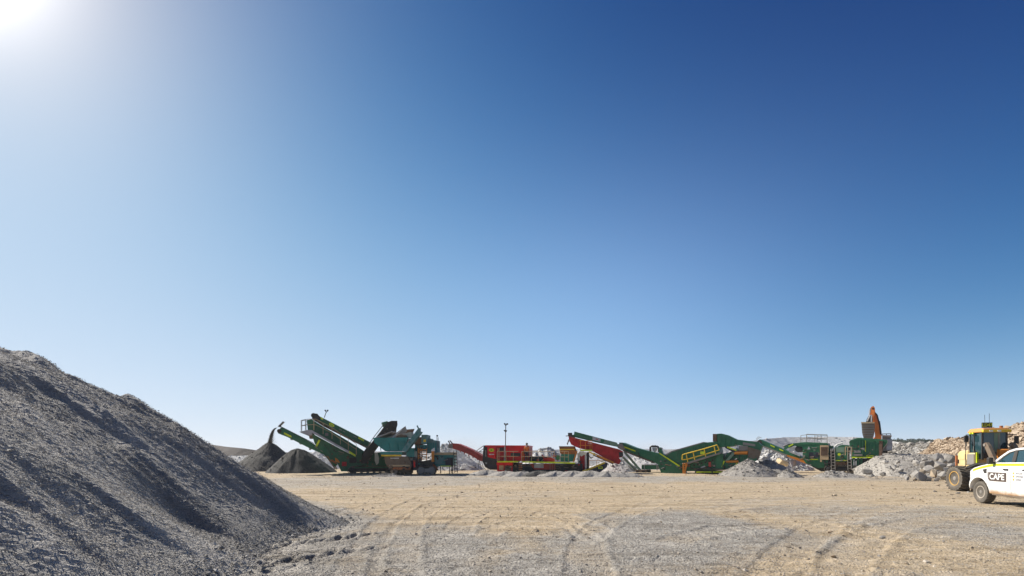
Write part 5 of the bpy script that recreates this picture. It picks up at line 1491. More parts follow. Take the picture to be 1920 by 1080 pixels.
fittings(R, None, 994, 1046, 850, 865, .28, 14, 9, [m_red_w, m_black, m_steel, m_handrail])
fittings(R, None, 1066, 1100, 862, 884, .08, 14, 10, [m_black, m_steel, m_brown, m_red_w])
fittings(G, chs, 1280, 1385, 858, 879, .28, 40, 11, GR)
fittings(G, us, 1358, 1400, 846, 876, .48, 16, 12, GR)
fittings(G, None, 1238, 1276, 858, 884, -.02, 14, 13, GR)
fittings(J, pw, 1506, 1536, 834, 872, .12, 16, 14, GR)
fittings(J, None, 1540, 1600, 860, 880, .36, 30, 15, GR)
fittings(J, fh, 1597, 1645, 830, 854, .02, 14, 16, GR)
fittings(J, mh, 1567, 1589, 850, 868, .08, 10, 17, GR)
# ================================================================== lettering
def text_mesh(name, txt, size, mat, parent, loc, xdir, zdir, bold=0.0, sx=1.0, align='CENTER', depth=.004):
    cu = bpy.data.curves.new(name, 'FONT')
    cu.body = txt; cu.size = size; cu.align_x = align; cu.align_y = 'CENTER'; cu.extrude = depth / 2; cu.offset = bold; cu.resolution_u = 3
    to = bpy.data.objects.new(name, cu); COL.objects.link(to)
    bpy.context.view_layer.update()
    dg = bpy.context.evaluated_depsgraph_get()
    me = bpy.data.meshes.new_from_object(to.evaluated_get(dg))
    bpy.data.objects.remove(to, do_unlink=True)
    me.materials.clear(); me.materials.append(mat)
    o = link(name, me, parent)
    xd = Vector(xdir).normalized(); zd = Vector(zdir).normalized(); nd_ = xd.cross(zd)
    m4 = Matrix(((xd.x * sx, zd.x, nd_.x, loc[0]), (xd.y * sx, zd.y, nd_.y, loc[1]), (xd.z * sx, zd.z, nd_.z, loc[2]), (0, 0, 0, 1)))
    o.matrix_local = m4
    return o

m_lyel = paint("loader_yellow", (.66, .47, .18), .5, .55, 1.8, (.60, .51, .37))
m_lroof = paint("loader_roof_orange", (.72, .30, .07), .45, .2, 1.5)
m_tyre = paint("tyre_rubber", (.045, .043, .04), .85, .55, 5.0, (.30, .26, .21), streak=False)
m_rim = paint("rim_yellow", (.62, .36, .08), .5, .25, 3.0)
m_glass_cab, nt, b = new_mat("cab_glass")
b.inputs["Base Color"].default_value = (.02, .05, .06, 1); b.inputs["Roughness"].default_value = .04; b.inputs["Specular IOR Level"].default_value = .8
m_white_car, nt, b = new_mat("white_car_paint")
# tan dirt thrown up along the sill
geo = nt.nodes.new("ShaderNodeTexCoord"); sep = nt.nodes.new("ShaderNodeSeparateXYZ"); nt.links.new(geo.outputs["Object"], sep.inputs[0])
dn = noise_n(nt, 2.5, 5, .65)
lowz = math_n(nt, 'MULTIPLY_ADD', math_n(nt, 'SUBTRACT', .56, sep.outputs[2]), 7.0, math_n(nt, 'MULTIPLY_ADD', dn, 2.0, -.9)); lowz.node.use_clamp = True
fine = math_n(nt, 'MULTIPLY', noise_n(nt, 1.2, 5, .6), .10)
df = math_n(nt, 'MAXIMUM', lowz, fine)
nt.links.new(mixrgb(nt, df, (.80, .80, .79), (.38, .24, .13)), b.inputs["Base Color"])
b.inputs["Roughness"].default_value = .25
b.inputs["Coat Weight"].default_value = .6; b.inputs["Coat Roughness"].default_value = .08
m_plastic = paint("black_plastic", (.02, .021, .023), .5, .15, 3.0)
m_sign_brown = paint("sign_brown", (.085, .062, .052), .5, .05, 3.0)
m_letter_w = paint("white_letter", (.82, .82, .80), .5, .02, 3.0)
m_letter_g = paint("grey_letter", (.45, .45, .46), .5, .02, 3.0)
m_alloy = paint("steel_wheel", (.62, .57, .50), .45, .3, 5.0, (.40, .28, .15), metallic=.4)

def wheel(name, parent, loc, r, w, side, m_t, m_r, lugs=24, lug_h=.035, rim_r=.5, hub=.16, agro=True):
    """side = -1/+1: outer face direction along local y"""
    wo = empty(name, loc, 0, parent)
    hw = w / 2
    MB().lathe((0, 0, 0), (0, 1, 0), [(-hw * .75, r * (rim_r + .04)), (-hw * .98, r * (rim_r + .12)), (-hw, r * .80), (-hw * .90, r * .93), (-hw * .6, r - lug_h), (hw * .6, r - lug_h),
                                      (hw * .90, r * .93), (hw, r * .80), (hw * .98, r * (rim_r + .12)), (hw * .75, r * (rim_r + .04))], 40).build("tyre", m_t, wo, True, angle=50)
    m = MB()
    for k in range(lugs):
        for sgn in (-1, 1):
            th = 2 * math.pi * (k + (.5 if sgn > 0 else 0)) / lugs
            if agro: pts = [(.04, 0), (.55, .28), (1.0, .42)]
            else: pts = [(.05, 0), (.5, .06), (.92, .1)]
            P = []
            for a_, dth in pts:
                rr = r - lug_h * .5 if a_ < .8 else r * .955
                t2 = th + dth * 2 * math.pi / lugs * 1.4
                P.append(Vector((rr * math.cos(t2), sgn * a_ * hw, rr * math.sin(t2))))
            for p_, q_ in zip(P, P[1:]):
                up = Vector((p_.x, 0, p_.z)).normalized()
                m.bar(p_, q_, lug_h, 2 * math.pi * r / lugs * .38, up)
    tr = m.build("tread", m_t, wo); tag(tr, None, None, None, "stuff")
    o_ = side
    MB().lathe((0, 0, 0), (0, o_, 0), [(-hw * .7, r * (rim_r + .05)), (hw * .86, r * (rim_r + .05)), (hw * .86, r * rim_r), (hw * .35, r * (rim_r - .06)), (hw * .2, r * .30), (hw * .62, r * .22), (hw * .66, r * hub), (hw * .72, r * hub * .9)], 32).build("rim", m_r, wo, True, angle=30)
    MB().lathe((0, 0, 0), (0, o_, 0), [(hw * .6, r * hub * .8), (hw * .8, r * hub * .8), (hw * .84, r * hub * .5)], 20).build("hub", m_steel, wo, True)
    for k in range(8):
        th = 2 * math.pi * k / 8
        c = Vector((r * .26 * math.cos(th), o_ * hw * .35, r * .26 * math.sin(th)))
        MB().tube(c, c + Vector((0, o_ * hw * .3, 0)), r * .025, 6).build("bolt", m_steel, wo)
    return wo

# ================================================================== wheel loader
LPHI = math.radians(-106.5)
Lr = empty("wheel_loader", (22.63, 19.82, 0), LPHI)
tag(Lr, "yellow wheel loader with dark cab glass and an LD47 roof sign", "wheel loader")
for (x, y, s_) in ((-1.2, -.78, -1), (-1.2, .78, 1), (1.25, -.78, -1), (1.25, .78, 1)):
    wheel("wheel", Lr, (x, y, .61), .63, .50, s_, m_tyre, m_rim, 22, .05, .52, .2)
MB().box(-1.9, .2, -.42, .42, .62, 1.1).build("rear_frame", m_brown, Lr, bevel=.03)
MB().box(.2, 1.9, -.38, .38, .55, 1.2).build("front_frame", m_lyel, Lr, bevel=.03)
hd_ = MB().prism([(-1.66, 1.12), (-.88, 1.12), (-.88, 2.02), (-1.5, 1.98), (-1.66, 1.86)], -.60, .60).build("engine_hood", m_lyel, Lr, bevel=.05)
for k in range(4): MB().box(-1.08, -.92, -.62, -.598, 1.30 + .07 * k, 1.33 + .07 * k).build("vent_slot", m_black, hd_)
MB().box(-1.45, -1.12, -.615, -.598, 1.55, 1.82).build("hood_panel", m_lyel, hd_)
MB().box(-1.58, -1.54, -.63, -.6, 1.35, 1.55).build("latch", m_black, hd_)
MB().tube((-1.15, .25, 2.0), (-1.15, .25, 2.45), .05, 10).build("exhaust_pipe", m_rust, hd_, True)
rg = MB().box(-1.80, -1.66, -.55, .55, 1.05, 1.85).build("rear_grille", m_steel, Lr, bevel=.03)
for k in range(4): MB().box(-1.84, -1.80, -.5 + .27 * k, -.38 + .27 * k, 1.12, 1.78).build("grille_bar", m_rustor, rg)
MB().box(-1.78, -1.70, -.62, -.55, 1.1, 1.75).build("rear_post", m_rustor, rg)
MB().box(-2.0, -1.66, -.6, .6, .62, 1.05).build("counterweight", m_lyel, Lr, bevel=.06)
sc_ = MB().box(-.90, -.32, -.66, .5, 1.16, 1.88).build("cab_base", m_lyel, Lr, bevel=.08)
MB().box(-.86, -.40, -.69, -.655, 1.3, 1.82).build("side_cover", m_steel, sc_, bevel=.03)
MB().box(-.34, -.26, -.67, -.60, 1.1, 1.9).build("yellow_edge", m_hivis, sc_)
# cab
cb = empty("cab", (0, 0, 0), 0, Lr)
x0, x1, ya, yb, zb, zt = -.88, -.12, -.54, .34, 1.86, 2.86
for (a, b_) in (((x0, ya), (x0, ya)), ((x1, ya), (x1, ya)), ((x0, yb), (x0, yb)), ((x1, yb), (x1, yb)), ((x1 - .48, ya), (x1 - .48, ya))):
    MB().box(a[0] - .03, a[0] + .03, a[1] - .03, a[1] + .03, 1.55 if a[0] == x1 else zb, zt).build("pillar", m_black, cb)
def pane(pts, parent, mat, thick=.012, name="pane"):
    P = [Vector(p) for p in pts]; n_ = (P[1] - P[0]).cross(P[3] - P[0]).normalized() * thick
    V = P + [p + n_ for p in P]
    return MB().add(V, [(0, 1, 2, 3), (7, 6, 5, 4), (0, 4, 5, 1), (1, 5, 6, 2), (2, 6, 7, 3), (3, 7, 4, 0)]).build(name, mat, parent)
pane([(x0 + .03, ya, zb), (x1 - .51, ya, zb), (x1 - .51, ya, zt), (x0 + .03, ya, zt)], cb, m_glass_cab)
pane([(x1 - .45, ya, 1.58), (x1 - .03, ya, 1.58), (x1 - .03, ya, zt), (x1 - .45, ya, zt)], cb, m_glass_cab)
pane([(x1, ya + .03, 1.86), (x1, yb - .03, 1.86), (x1, yb - .03, zt), (x1, ya + .03, zt)], cb, m_glass_cab, .012, "windscreen")
pane([(x0, ya + .03, zb), (x0, yb - .03, zb), (x0, yb - .03, zt), (x0, ya + .03, zt)], cb, m_glass_cab)
pane([(x0 + .03, yb, zb), (x1 - .03, yb, zb), (x1 - .03, yb, zt), (x0 + .03, yb, zt)], cb, m_glass_cab)
MB().box(x1 - .02, x1 + .05, ya, yb, 1.62, 1.86).build("dash_panel", m_black, cb)
MB().box(x1 + .02, x1 + .035, .02, .07, 1.95, 2.7).build("wiper", m_steel, cb)
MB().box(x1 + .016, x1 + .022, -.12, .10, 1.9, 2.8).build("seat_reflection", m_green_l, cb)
MB().tube((x1 - .47, ya - .05, 1.95), (x1 - .47, ya - .05, 2.2), .015, 6).build("door_handle", m_steel, cb)
rf = MB().add([(x0 - .10, ya - .10, 2.84), (x1 + .16, ya - .10, 2.84), (x1 + .16, yb + .10, 2.84), (x0 - .10, yb + .10, 2.84),
               (x0 - .02, ya - .02, 3.04), (x1 + .08, ya - .02, 3.04), (x1 + .08, yb + .04, 3.04), (x0 - .02, yb + .04, 3.04)],
              [(0, 3, 2, 1), (4, 5, 6, 7), (0, 1, 5, 4), (1, 2, 6, 5), (2, 3, 7, 6), (3, 0, 4, 7)]).build("roof", m_lroof, Lr, bevel=.05)
MB().box(x1 + .06, x1 + .19, ya - .08, yb + .08, 2.83, 2.95).build("roof_visor", m_yellow, rf, bevel=.03)
for y in (-.4, -.1): MB().box(x1 + .12, x1 + .21, y, y + .12, 2.85, 2.93).build("work_light", m_white, rf)
for x in (-.75, -.58): MB().box(x, x + .10, ya - .13, ya - .09, 2.78, 2.86).build("work_light", m_hivis, rf)
MB().tube((-.2, .2, 3.03), (-.2, .2, 3.14), .06, 12).build("beacon", m_rustor, rf, True)
MB().path([(-.5, -.05, 3.02), (-.5, -.05, 3.75)], .008, 5).build("antenna", m_black, rf)
MB().path([(-.6, -.15, 3.02), (-.62, -.15, 3.7)], .008, 5).build("antenna", m_black, rf)
sg = MB().box(-.34, -.30, -.44, -.06, 3.06, 3.31).build("number_sign", m_black, rf)
text_mesh("sign_text", "LD47", .2, m_hivis, sg, (-.294, -.25, 3.185), (0, 1, 0), (0, 0, 1), .004, .86)
# mirrors and rails
mr = MB().path([(x0, ya, 2.75), (x0 + .1, ya - .22, 2.75), (x0 + .1, ya - .22, 2.2)], .02, 6).build("mirror_arm", m_black, Lr)
MB().box(x0 + .05, x0 + .13, ya - .30, ya - .12, 2.40, 2.72).build("mirror", m_plastic, mr, bevel=.03)
mr = MB().path([(x1, yb, 2.75), (x1 + .1, yb + .3, 2.7)], .02, 6).build("mirror_arm", m_black, Lr)
MB().box(x1 + .06, x1 + .12, yb + .22, yb + .38, 2.3, 2.65).build("mirror", m_plastic, mr, bevel=.02)
MB().path([(-.95, -.68, 1.2), (-.95, -.68, 2.4), (-.9, -.6, 2.5)], .014, 6).build("grab_rail", m_black, Lr)
MB().path([(-.25, -.72, .9), (-.25, -.72, 2.0)], .014, 6).build("grab_rail", m_black, Lr)
stp = MB().box(-.62, -.36, -.70, -.60, .42, 1.16).build("step_ladder", m_navy, Lr)
for k in range(3): MB().box(-.62, -.30, -.80, -.70, .46 + .25 * k, .50 + .25 * k).build("step", m_black, stp)
MB().prism([(-.36, 1.15), (-.2, 1.15), (.3, 1.32), (.9, 1.34), (1.5, 1.3), (1.85, 1.05), (1.85, 1.1), (1.55, 1.38), (.9, 1.42), (.25, 1.4), (-.3, 1.24)], -1.02, -.52).build("front_fender", m_black, Lr)
# boom arms, cylinders and bucket
for y in (-.50, .42):
    ar = MB().prism([(.0, 2.32), (.12, 2.36), (.26, 2.22), (.70, 1.45), (1.55, .75), (1.9, .45), (1.75, .35), (1.3, .62), (.5, 1.30), (.06, 2.12)], y - .07, y + .07).build("lift_arm", m_brown, Lr, bevel=.015)
    MB().tube((.3, y - .12, 1.0), (.85, y - .12, 1.22), .06, 10).build("lift_cylinder", m_gsteel, ar, True)
    MB().tube((.06, y - .09, 2.24), (.06, y + .09, 2.24), .07, 12).build("pivot_pin", m_steel, ar, True)
MB().prism([(.15, 1.2), (.3, 1.2), (.34, 2.0), (.2, 2.05)], -.2, .15).build("loader_tower", m_orange, Lr)
MB().prism([(1.75, .1), (2.75, .06), (2.75, .10), (2.2, .18), (1.95, .5), (2.05, .95), (2.0, 1.0), (1.75, .6)], -1.15, 1.15).build("bucket", m_steel, Lr)

# ================================================================== white utility truck
UTH = math.atan2(.94, .34)
ux, uy = ground_px(1846, 943)
side_n = Vector((-math.sin(UTH), math.cos(UTH)))            # left side of the truck
HW = 1.0                                                     # half width
org = Vector((ux, uy)) - side_n * (HW - .14)
Ur = empty("utility_truck", (org.x, org.y, 0), UTH)
tag(Ur, "white dual-cab utility truck with a CAPE door sign, cut off by the right edge", "utility truck")
WB = -3.45
def u_top(x): return float(np.interp(x, [-4.75, -4.7, -2.35, -2.3, -.75, -.4, 0, .3, .55, .72, .82], [1.42, 1.48, 1.50, 1.53, 1.50, 1.45, 1.37, 1.29, 1.15, 1.0, .84]))
def u_bot(x):
    z = float(np.interp(x, [-4.75, -4.2, -2.9, -.6, .5, .82], [.60, .55, .42, .40, .46, .50]))
    for wx in (0.0, WB):
        d = abs(x - wx)
        if d < .53: z = max(z, .41 + math.sqrt(.53 ** 2 - d * d))
    return z
def u_y(x, z):
    y = HW - .05 * sstep(1.15, 1.55, np.array(z)) - .03 * sstep(.75, .4, np.array(z))
    y = y - .16 * sstep(.35, .85, np.array(x)) ** 2
    for wx in (0.0, WB):                                     # flared arches
        d = math.hypot(x - wx, z - .41)
        y = y + .035 * float(sstep(.74, .56, np.array(d)))
    return float(y)
xs = np.unique(np.concatenate([np.arange(-4.75, .83, .06), [-.53, .53, WB - .53, WB + .53, -.5, .5, .82], WB + np.linspace(-.53, .53, 25), np.linspace(-.53, .53, 25)]))
NR = 14
bdy = MB()
for sgn in (1, -1):
    V = []
    for x in xs:
        z0, z1 = u_bot(x), u_top(x)
        for k in range(NR + 1):
            z = z0 + (z1 - z0) * k / NR; V.append((x, sgn * u_y(x, z), z))
        V.append((x, sgn * (u_y(x, z0) - .22), z0 + .005))
    n1 = NR + 2; Fs = []
    for i in range(len(xs) - 1):
        for k in range(NR): Fs.append((i * n1 + k, i * n1 + k + 1, (i + 1) * n1 + k + 1, (i + 1) * n1 + k))
        Fs.append((i * n1, (i + 1) * n1, (i + 1) * n1 + NR + 1, i * n1 + NR + 1))
    bdy.add(V, Fs)
# bonnet and deck skin across the truck
V = []; Fs = []; NC = 8
xt = [x for x in xs if x > -1.0]
for x in xt:
    z1 = u_top(x); yy = u_y(x, z1)
    for k in range(NC + 1):
        q = -1 + 2 * k / NC; V.append((x, q * yy, z1 + .05 * (1 - q * q)))
for i in range(len(xt) - 1):
    for k in range(NC): Fs.append((i * (NC + 1) + k, i * (NC + 1) + k + 1, (i + 1) * (NC + 1) + k + 1, (i + 1) * (NC + 1) + k))
bdy.add(V, Fs)
yf = u_y(.82, .7)
bdy.add([(.82, -yf, .50), (.82, yf, .50), (.82, yf, .84), (.82, -yf, .84)], [(0, 1, 2, 3)])
bdy.add([(-4.75, -.95, .60), (-4.75, .95, .60), (-4.75, .93, 1.42), (-4.75, -.93, 1.42)], [(0, 3, 2, 1)])
body = bdy.build("body", m_white_car, Ur, True, angle=40)
MB().box(-4.7, .7, -.75, .75, .42, .62).build("underbody", m_black, Ur)
MB().box(-4.7, -2.35, -.85, .85, .85, .95).build("tray_floor", m_black, Ur)
MB().box(-2.36, -2.30, -.9, .9, .9, 1.52).build("tray_front", m_white_car, Ur)
MB().prism([(.70, .46), (.90, .48), (.93, .62), (.90, .78), (.80, .84), (.70, .8)], -.84, .84).build("front_bumper", m_white_car, Ur, bevel=.04)
for y in (-.66, .66): MB().box(.72, .86, y - .14, y + .14, .86, 1.02).build("headlight", m_gsteel, Ur, bevel=.03)
MB().box(.8, .87, -.48, .48, .7, 1.0).build("grille", m_black, Ur)
# cab
def gside(x, z, sgn): return sgn * (.945 - .42 * (z - 1.5) * .62)
roofp = [(-.72, 1.52), (-1.0, 1.74), (-1.22, 1.885), (-1.5, 1.955), (-1.95, 1.985), (-2.35, 1.97), (-2.62, 1.93)]
cabm = MB()
rv = []
prof = roofp
for (x, z) in prof:
    for k in range(9):
        q = -1 + k / 4; rv.append((x, q * abs(gside(x, z, 1)), z + .035 * (1 - q * q)))
rfs = []
for i in range(2, len(prof) - 1):
    for k in range(8): rfs.append((i * 9 + k, i * 9 + k + 1, (i + 1) * 9 + k + 1, (i + 1) * 9 + k))
cabm.add(rv, rfs)
roofo = cabm.build("roof", m_white_car, Ur, True, angle=40)
# windscreen
wv = []; wf = []
for i in range(3):
    x, z = prof[i]
    for k in range(9):
        q = -1 + k / 4; wv.append((x - .004 + .16 * (1 - q * q), q * (abs(gside(x, z, 1)) - .03), z - .003 + .02 * (1 - q * q)))
for i in range(2):
    for k in range(8): wf.append((i * 9 + k, i * 9 + k + 1, (i + 1) * 9 + k + 1, (i + 1) * 9 + k))
MB().add(wv, wf).build("windscreen", m_glass_cab, Ur, True)
for sgn in (1, -1):
    # white roof rail and windscreen post
    m = MB()
    for (p_, q_) in zip(prof, prof[1:]):
        m.bar((p_[0], gside(p_[0], p_[1], sgn), p_[1]), (q_[0], gside(q_[0], q_[1], sgn), q_[1]), .07, .075, (0, 1, 0))
    m.build("roof_rail", m_white_car, Ur, bevel=.015)
    def gl(name, pts):
        P = [Vector((x, gside(x, z, sgn) - sgn * .012, z)) for x, z in pts]
        Q = [p + Vector((0, -sgn * .012, 0)) for p in P]
        n = len(P)
        MB().add(P + Q, [tuple(range(n)), tuple(range(2 * n - 1, n - 1, -1))] + [(i, (i + 1) % n, (i + 1) % n + n, i + n) for i in range(n)]).build(name, m_glass_cab, Ur)
    gl("side_window", [(-.76, 1.50), (-1.46, 1.50), (-1.42, 1.93), (-1.24, 1.875), (-1.02, 1.735), (-.80, 1.56)])
    gl("side_window", [(-1.62, 1.50), (-2.30, 1.51), (-2.36, 1.945), (-1.95, 1.955), (-1.56, 1.94)])
    P = [(-1.46, 1.50), (-1.62, 1.50), (-1.56, 1.945), (-1.42, 1.93)]
    MB().add([(x, gside(x, z, sgn) + sgn * .004, z) for x, z in P] + [(x, gside(x, z, sgn) - sgn * .05, z) for x, z in P], [(0, 1, 2, 3), (7, 6, 5, 4), (0, 4, 5, 1), (1, 5, 6, 2), (2, 6, 7, 3), (3, 7, 4, 0)]).build("door_pillar", m_plastic, Ur)
    P = [(-2.30, 1.50), (-2.52, 1.50), (-2.66, 1.93), (-2.34, 1.955)]
    MB().add([(x, gside(x, z, sgn), z) for x, z in P] + [(x, gside(x, z, sgn) - sgn * .05, z) for x, z in P], [(0, 1, 2, 3), (7, 6, 5, 4), (0, 4, 5, 1), (1, 5, 6, 2), (2, 6, 7, 3), (3, 7, 4, 0)]).build("rear_pillar", m_white_car, Ur)
    # seams, handles, mirror, sill step
    for (xa, xb) in ((-.44, -.40), (-1.50, -1.53), (-2.32, -2.36)):
        V = []; zz_ = np.linspace(.46, 1.47, 9)
        for z in zz_:
            x = xa + (xb - xa) * (z - .46)
            V += [(x - .006, sgn * (u_y(x, z) + .0025), z), (x + .006, sgn * (u_y(x, z) + .0025), z)]
        MB().add(V, [(2 * i, 2 * i + 1, 2 * i + 3, 2 * i + 2) for i in range(8)]).build("door_seam", m_plastic, Ur)
    for xh in (-1.30, -2.15):
        yh = u_y(xh, 1.27)
        MB().box(xh - .10, xh + .10, min(sgn * yh, sgn * (yh + .045)), max(sgn * yh, sgn * (yh + .045)), 1.245, 1.295).build("door_handle", m_plastic, Ur, bevel=.012)
    # fluorescent stripe wrapped along the shoulder
    V = []; xs2 = np.arange(-4.6, .42, .08)
    for x in xs2:
        zt_ = u_top(x) - .035
        wd = .085
        V += [(x, sgn * (u_y(x, zt_ - wd) + .004), zt_ - wd), (x, sgn * (u_y(x, zt_) + .004), zt_)]
    MB().add(V, [(2 * i, 2 * i + 1, 2 * i + 3, 2 * i + 2) for i in range(len(xs2) - 1)]).build("reflective_stripe", m_hivis, Ur)
    mrr = MB().box(-.74, -.60, sgn * 1.0 - .14 * (sgn < 0), sgn * 1.0 + .14 * (sgn > 0), 1.44, 1.68)
    mrr.build("side_mirror", m_plastic, Ur, bevel=.035)
    MB().box(-.70, -.64, min(sgn * .9, sgn * 1.02), max(sgn * .9, sgn * 1.02), 1.46, 1.52).build("mirror_arm", m_plastic, Ur)
    # side vent on the wing
    y_ = u_y(-.28, 1.2)
    MB().prism([(-.18, 1.24), (-.36, 1.27), (-.37, 1.12), (-.26, 1.10)], sgn * (y_ - .01), sgn * (y_ + .012)).build("wing_vent", m_plastic, Ur)
    MB().box(-2.7, -.62, min(sgn * .80, sgn * .99), max(sgn * .80, sgn * .99), .35, .405).build("side_step", m_brown, Ur)
# arch liners
for wx in (0.0, WB):
    for sgn in (1, -1):
        m = MB(); n = 18; V = []
        for k in range(n + 1):
            th = math.pi * k / n
            for yy in (sgn * .55, sgn * .97): V.append((wx + .54 * math.cos(th), yy, .41 + .54 * math.sin(th)))
        m.add(V, [(2 * k, 2 * k + 1, 2 * k + 3, 2 * k + 2) for k in range(n)])
        V = [(wx + .54 * math.cos(math.pi * k / n), sgn * .55, .41 + .54 * math.sin(math.pi * k / n)) for k in range(n + 1)]
        m.add(V, [tuple(range(n + 1))])
        m.build("arch_liner", m_brown, Ur)
        wheel("wheel", Ur, (wx, sgn * (HW - .14), .405), .41, .27, sgn, m_tyre, m_alloy, 40, .012, .50, .2, False)
# door sign and lettering on both sides
for sgn in (1, -1):
    xa, xb, za, zb_ = -.46, -1.32, .845, 1.155
    ys = HW + .006
    pl = MB().box(xb, xa, min(sgn * (ys - .03), sgn * (ys + .004)), max(sgn * (ys - .03), sgn * (ys + .004)), za, zb_).build("door_sign", m_sign_brown, Ur)
    text_mesh("sign_text", "CAPE", .29, m_letter_w, pl, ((xa + xb) / 2, sgn * (ys + .007), .995), (-sgn, 0, 0), (0, 0, 1), .006, 1.04)
    for k, wd in enumerate(("ACCUR", "DYNAM", "DRIVE")):
        zc = 1.155 - .105 * k
        MB().box(-1.67, -1.62, min(sgn * (ys - .02), sgn * (ys + .003)), max(sgn * (ys - .02), sgn * (ys + .003)), zc - .03, zc + .03).build("bullet_mark", m_yellow, Ur)
        text_mesh("door_text", wd, .085, m_letter_g, Ur, (-1.74 if sgn > 0 else -1.56, sgn * (ys + .003), zc), (-sgn, 0, 0), (0, 0, 1), .002, 1.0, 'LEFT' if sgn > 0 else 'RIGHT')

# ================================================================== person on the red crusher's walkway
def skinned(name, pts, edges, mat, parent, sub=2):
    me = bpy.data.meshes.new(name)
    me.from_pydata([p[:3] for p in pts], edges, [])
    o = link(name, me, parent)
    md = o.modifiers.new("skin", 'SKIN'); md.use_smooth_shade = True
    sd_ = me.skin_vertices[0].data
    for k, p in enumerate(pts):
        sd_[k].radius = (p[3], p[4] if len(p) > 4 else p[3]); sd_[k].use_root = (k == 0)
    sb_ = o.modifiers.new("sub", 'SUBSURF'); sb_.levels = sub; sb_.render_levels = sub
    me.materials.append(mat)
    return o
m_skin = paint("skin", (.42, .23, .15), .6, .0, 3.0)
m_vest = paint("orange_work_shirt", (.80, .20, .05), .8, .05, 3.0)
m_trou = paint("navy_work_trousers", (.03, .035, .06), .85, .15, 3.0)
m_boot = paint("work_boot", (.07, .05, .035), .8, .3, 3.0)
p_ = R.P(987.6, 864.6, -.42)
wp = R.O + R.U * p_.x + R.W * p_.y
Pr = empty("person", (wp.x, wp.y, p_.z), math.radians(160))
tag(Pr, "person in orange work shirt and dark cap on the red crusher's walkway", "person")
bod = [(0, 0, .94, .13, .10), (0, 0, 1.10, .125, .095), (0, 0, 1.30, .16, .105), (0, .0, 1.44, .13, .09), (0, -.01, 1.52, .055), (0, -.03, 1.60, .085, .095), (0, -.03, 1.70, .085, .10),
       (.19, 0, 1.41, .055), (.25, .02, 1.14, .045), (.22, -.12, .92, .036), (-.19, 0, 1.41, .055), (-.26, .02, 1.14, .045), (-.20, -.14, .95, .036),
       (.09, 0, .88, .085), (.10, -.02, .50, .058), (.10, .02, .10, .042), (.10, -.12, .04, .04), (-.09, 0, .88, .085), (-.11, -.02, .50, .058), (-.11, .02, .10, .042), (-.11, -.12, .04, .04)]
edg = [(0, 1), (1, 2), (2, 3), (3, 4), (4, 5), (5, 6), (3, 7), (7, 8), (8, 9), (3, 10), (10, 11), (11, 12), (0, 13), (13, 14), (14, 15), (15, 16), (0, 17), (17, 18), (18, 19), (19, 20)]
skinned("body", bod, edg, m_skin, Pr)
grow = lambda idx, d: [tuple(list(bod[i][:3]) + [v + d for v in bod[i][3:]]) for i in idx]
skinned("shirt", grow([1, 0, 2, 3, 7, 8, 10, 11], .022), [(0, 1), (0, 2), (2, 3), (3, 4), (4, 5), (3, 6), (6, 7)], m_vest, Pr)
skinned("trousers", grow([0, 13, 14, 15, 17, 18, 19], .024), [(0, 1), (1, 2), (2, 3), (0, 4), (4, 5), (5, 6)], m_trou, Pr)
for i, j in ((15, 16), (19, 20)): skinned("boot", grow([i, j], .018), [(0, 1)], m_boot, Pr, 1)
cap = MB().lathe((0, -.03, 1.69), (0, 0, 1), [(-.02, .118), (.05, .122), (.10, .10), (.135, .06), (.145, .01)], 18).build("cap", m_black, Pr, True)
MB().prism([(-.09, 1.68), (.09, 1.68), (.09, 1.70), (-.09, 1.70)], -.26, -.1).build("cap_brim", m_black, cap)
MB().box(-.012, .012, -.15, -.12, 1.585, 1.63).build("nose", m_skin, Pr, bevel=.008)
for sx_e in (-.035, .035): MB().box(sx_e - .013, sx_e + .013, -.132, -.118, 1.632, 1.645).build("eye", m_black, Pr)
for sx_e in (-.092, .092): MB().box(sx_e - .012, sx_e + .012, -.05, -.01, 1.59, 1.65).build("ear", m_skin, Pr, bevel=.008)
for i, sg_ in ((9, 1), (12, -1)):
    h0 = Vector(bod[i][:3])
    for k in range(4):
        a_ = h0 + Vector((.022 * (k - 1.5), -.02, -.05)); 
        MB().tube(a_, a_ + Vector((0, -.03, -.055)), .011, 6, .008).build("finger", m_skin, Pr)
    MB().tube(h0 + Vector((-.03 * sg_, -.02, -.01)), h0 + Vector((-.055 * sg_, -.05, -.04)), .012, 6, .009).build("thumb", m_skin, Pr)
# ================================================================== dusty air over the yard
def air_box(x0, x1, y0, y1, z0, z1, density):
    me = bpy.data.meshes.new("haze")
    V = [(x, y, z) for z in (z0, z1) for y in (y0, y1) for x in (x0, x1)]
    me.from_pydata(V, [], [(0, 2, 3, 1), (4, 5, 7, 6), (0, 1, 5, 4), (1, 3, 7, 5), (3, 2, 6, 7), (2, 0, 4, 6)])
    m = bpy.data.materials.new("haze"); m.use_nodes = True
    nt = m.node_tree; nt.nodes.clear()
    out = nt.nodes.new("ShaderNodeOutputMaterial"); v = nt.nodes.new("ShaderNodeVolumePrincipled")
    v.inputs["Color"].default_value = (.93, .92, .90, 1); v.inputs["Density"].default_value = density; v.inputs["Anisotropy"].default_value = .3
    nt.links.new(v.outputs[0], out.inputs["Volume"])
    me.materials.append(m)
    o = link("haze", me); tag(o, "thin pale dust haze hanging over the whole quarry yard", "haze", None, "stuff")
    return o
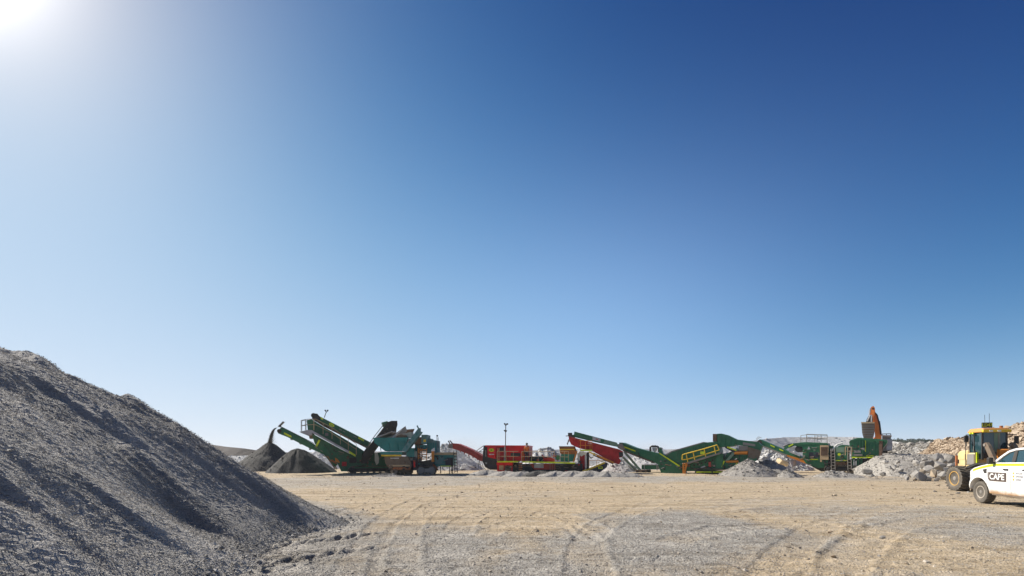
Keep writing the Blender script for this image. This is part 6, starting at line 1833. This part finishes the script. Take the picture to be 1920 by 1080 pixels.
air_box(-420, 420, -60, 430, -1.5, 14, .0003)

def dust_plume(px, py, Y, rx, ry, rz, density, label, seed):
    """drifting dust: a soft cloud that thins out towards its edge"""
    me = bpy.data.meshes.new("dust_plume")
    bm = bmesh.new(); bmesh.ops.create_icosphere(bm, subdivisions=3, radius=1.0); bm.to_mesh(me); bm.free()
    m = bpy.data.materials.new("dust_plume"); m.use_nodes = True
    nt = m.node_tree; nt.nodes.clear()
    out = nt.nodes.new("ShaderNodeOutputMaterial"); v = nt.nodes.new("ShaderNodeVolumePrincipled")
    tc = nt.nodes.new("ShaderNodeTexCoord")
    ln = nt.nodes.new("ShaderNodeVectorMath"); ln.operation = 'LENGTH'; nt.links.new(tc.outputs["Object"], ln.inputs[0])
    fall = math_n(nt, 'SUBTRACT', 1.0, ln.outputs["Value"]); fall.node.use_clamp = True
    nz = noise_n(nt, 1.6, 4, .6)
    k = math_n(nt, 'MULTIPLY', math_n(nt, 'MULTIPLY', fall, math_n(nt, 'MAXIMUM', math_n(nt, 'MULTIPLY_ADD', nz, 3.0, -.9), 0.0)), density)
    v.inputs["Color"].default_value = (.93, .92, .90, 1); nt.links.new(k, v.inputs["Density"])
    nt.links.new(v.outputs[0], out.inputs["Volume"])
    me.materials.append(m)
    o = link("dust_plume", me); o.location = at(px, py, Y); o.scale = (rx, ry, rz); o.rotation_euler = (0, 0, seed)
    tag(o, label, "dust", None, "stuff")
dust_plume(868, 848, 50, 4.2, 2.5, 2.4, .22, "pale dust drifting over the gravel under the dusty red conveyor", .4)
dust_plume(1225, 846, 58, 6.0, 3.0, 1.8, .10, "thin dust hanging behind the centre right screen", 1.2)

# keep every part within thing > part > sub-part
bpy.context.view_layer.update()
def _depth(o):
    d = 0
    while o.parent is not None: o = o.parent; d += 1
    return d
for o in list(bpy.data.objects):
    while _depth(o) > 2:
        mw = o.matrix_world.copy()
        o.parent = o.parent.parent
        o.matrix_parent_inverse = Matrix.Identity(4)
        o.matrix_local = o.parent.matrix_world.inverted() @ mw
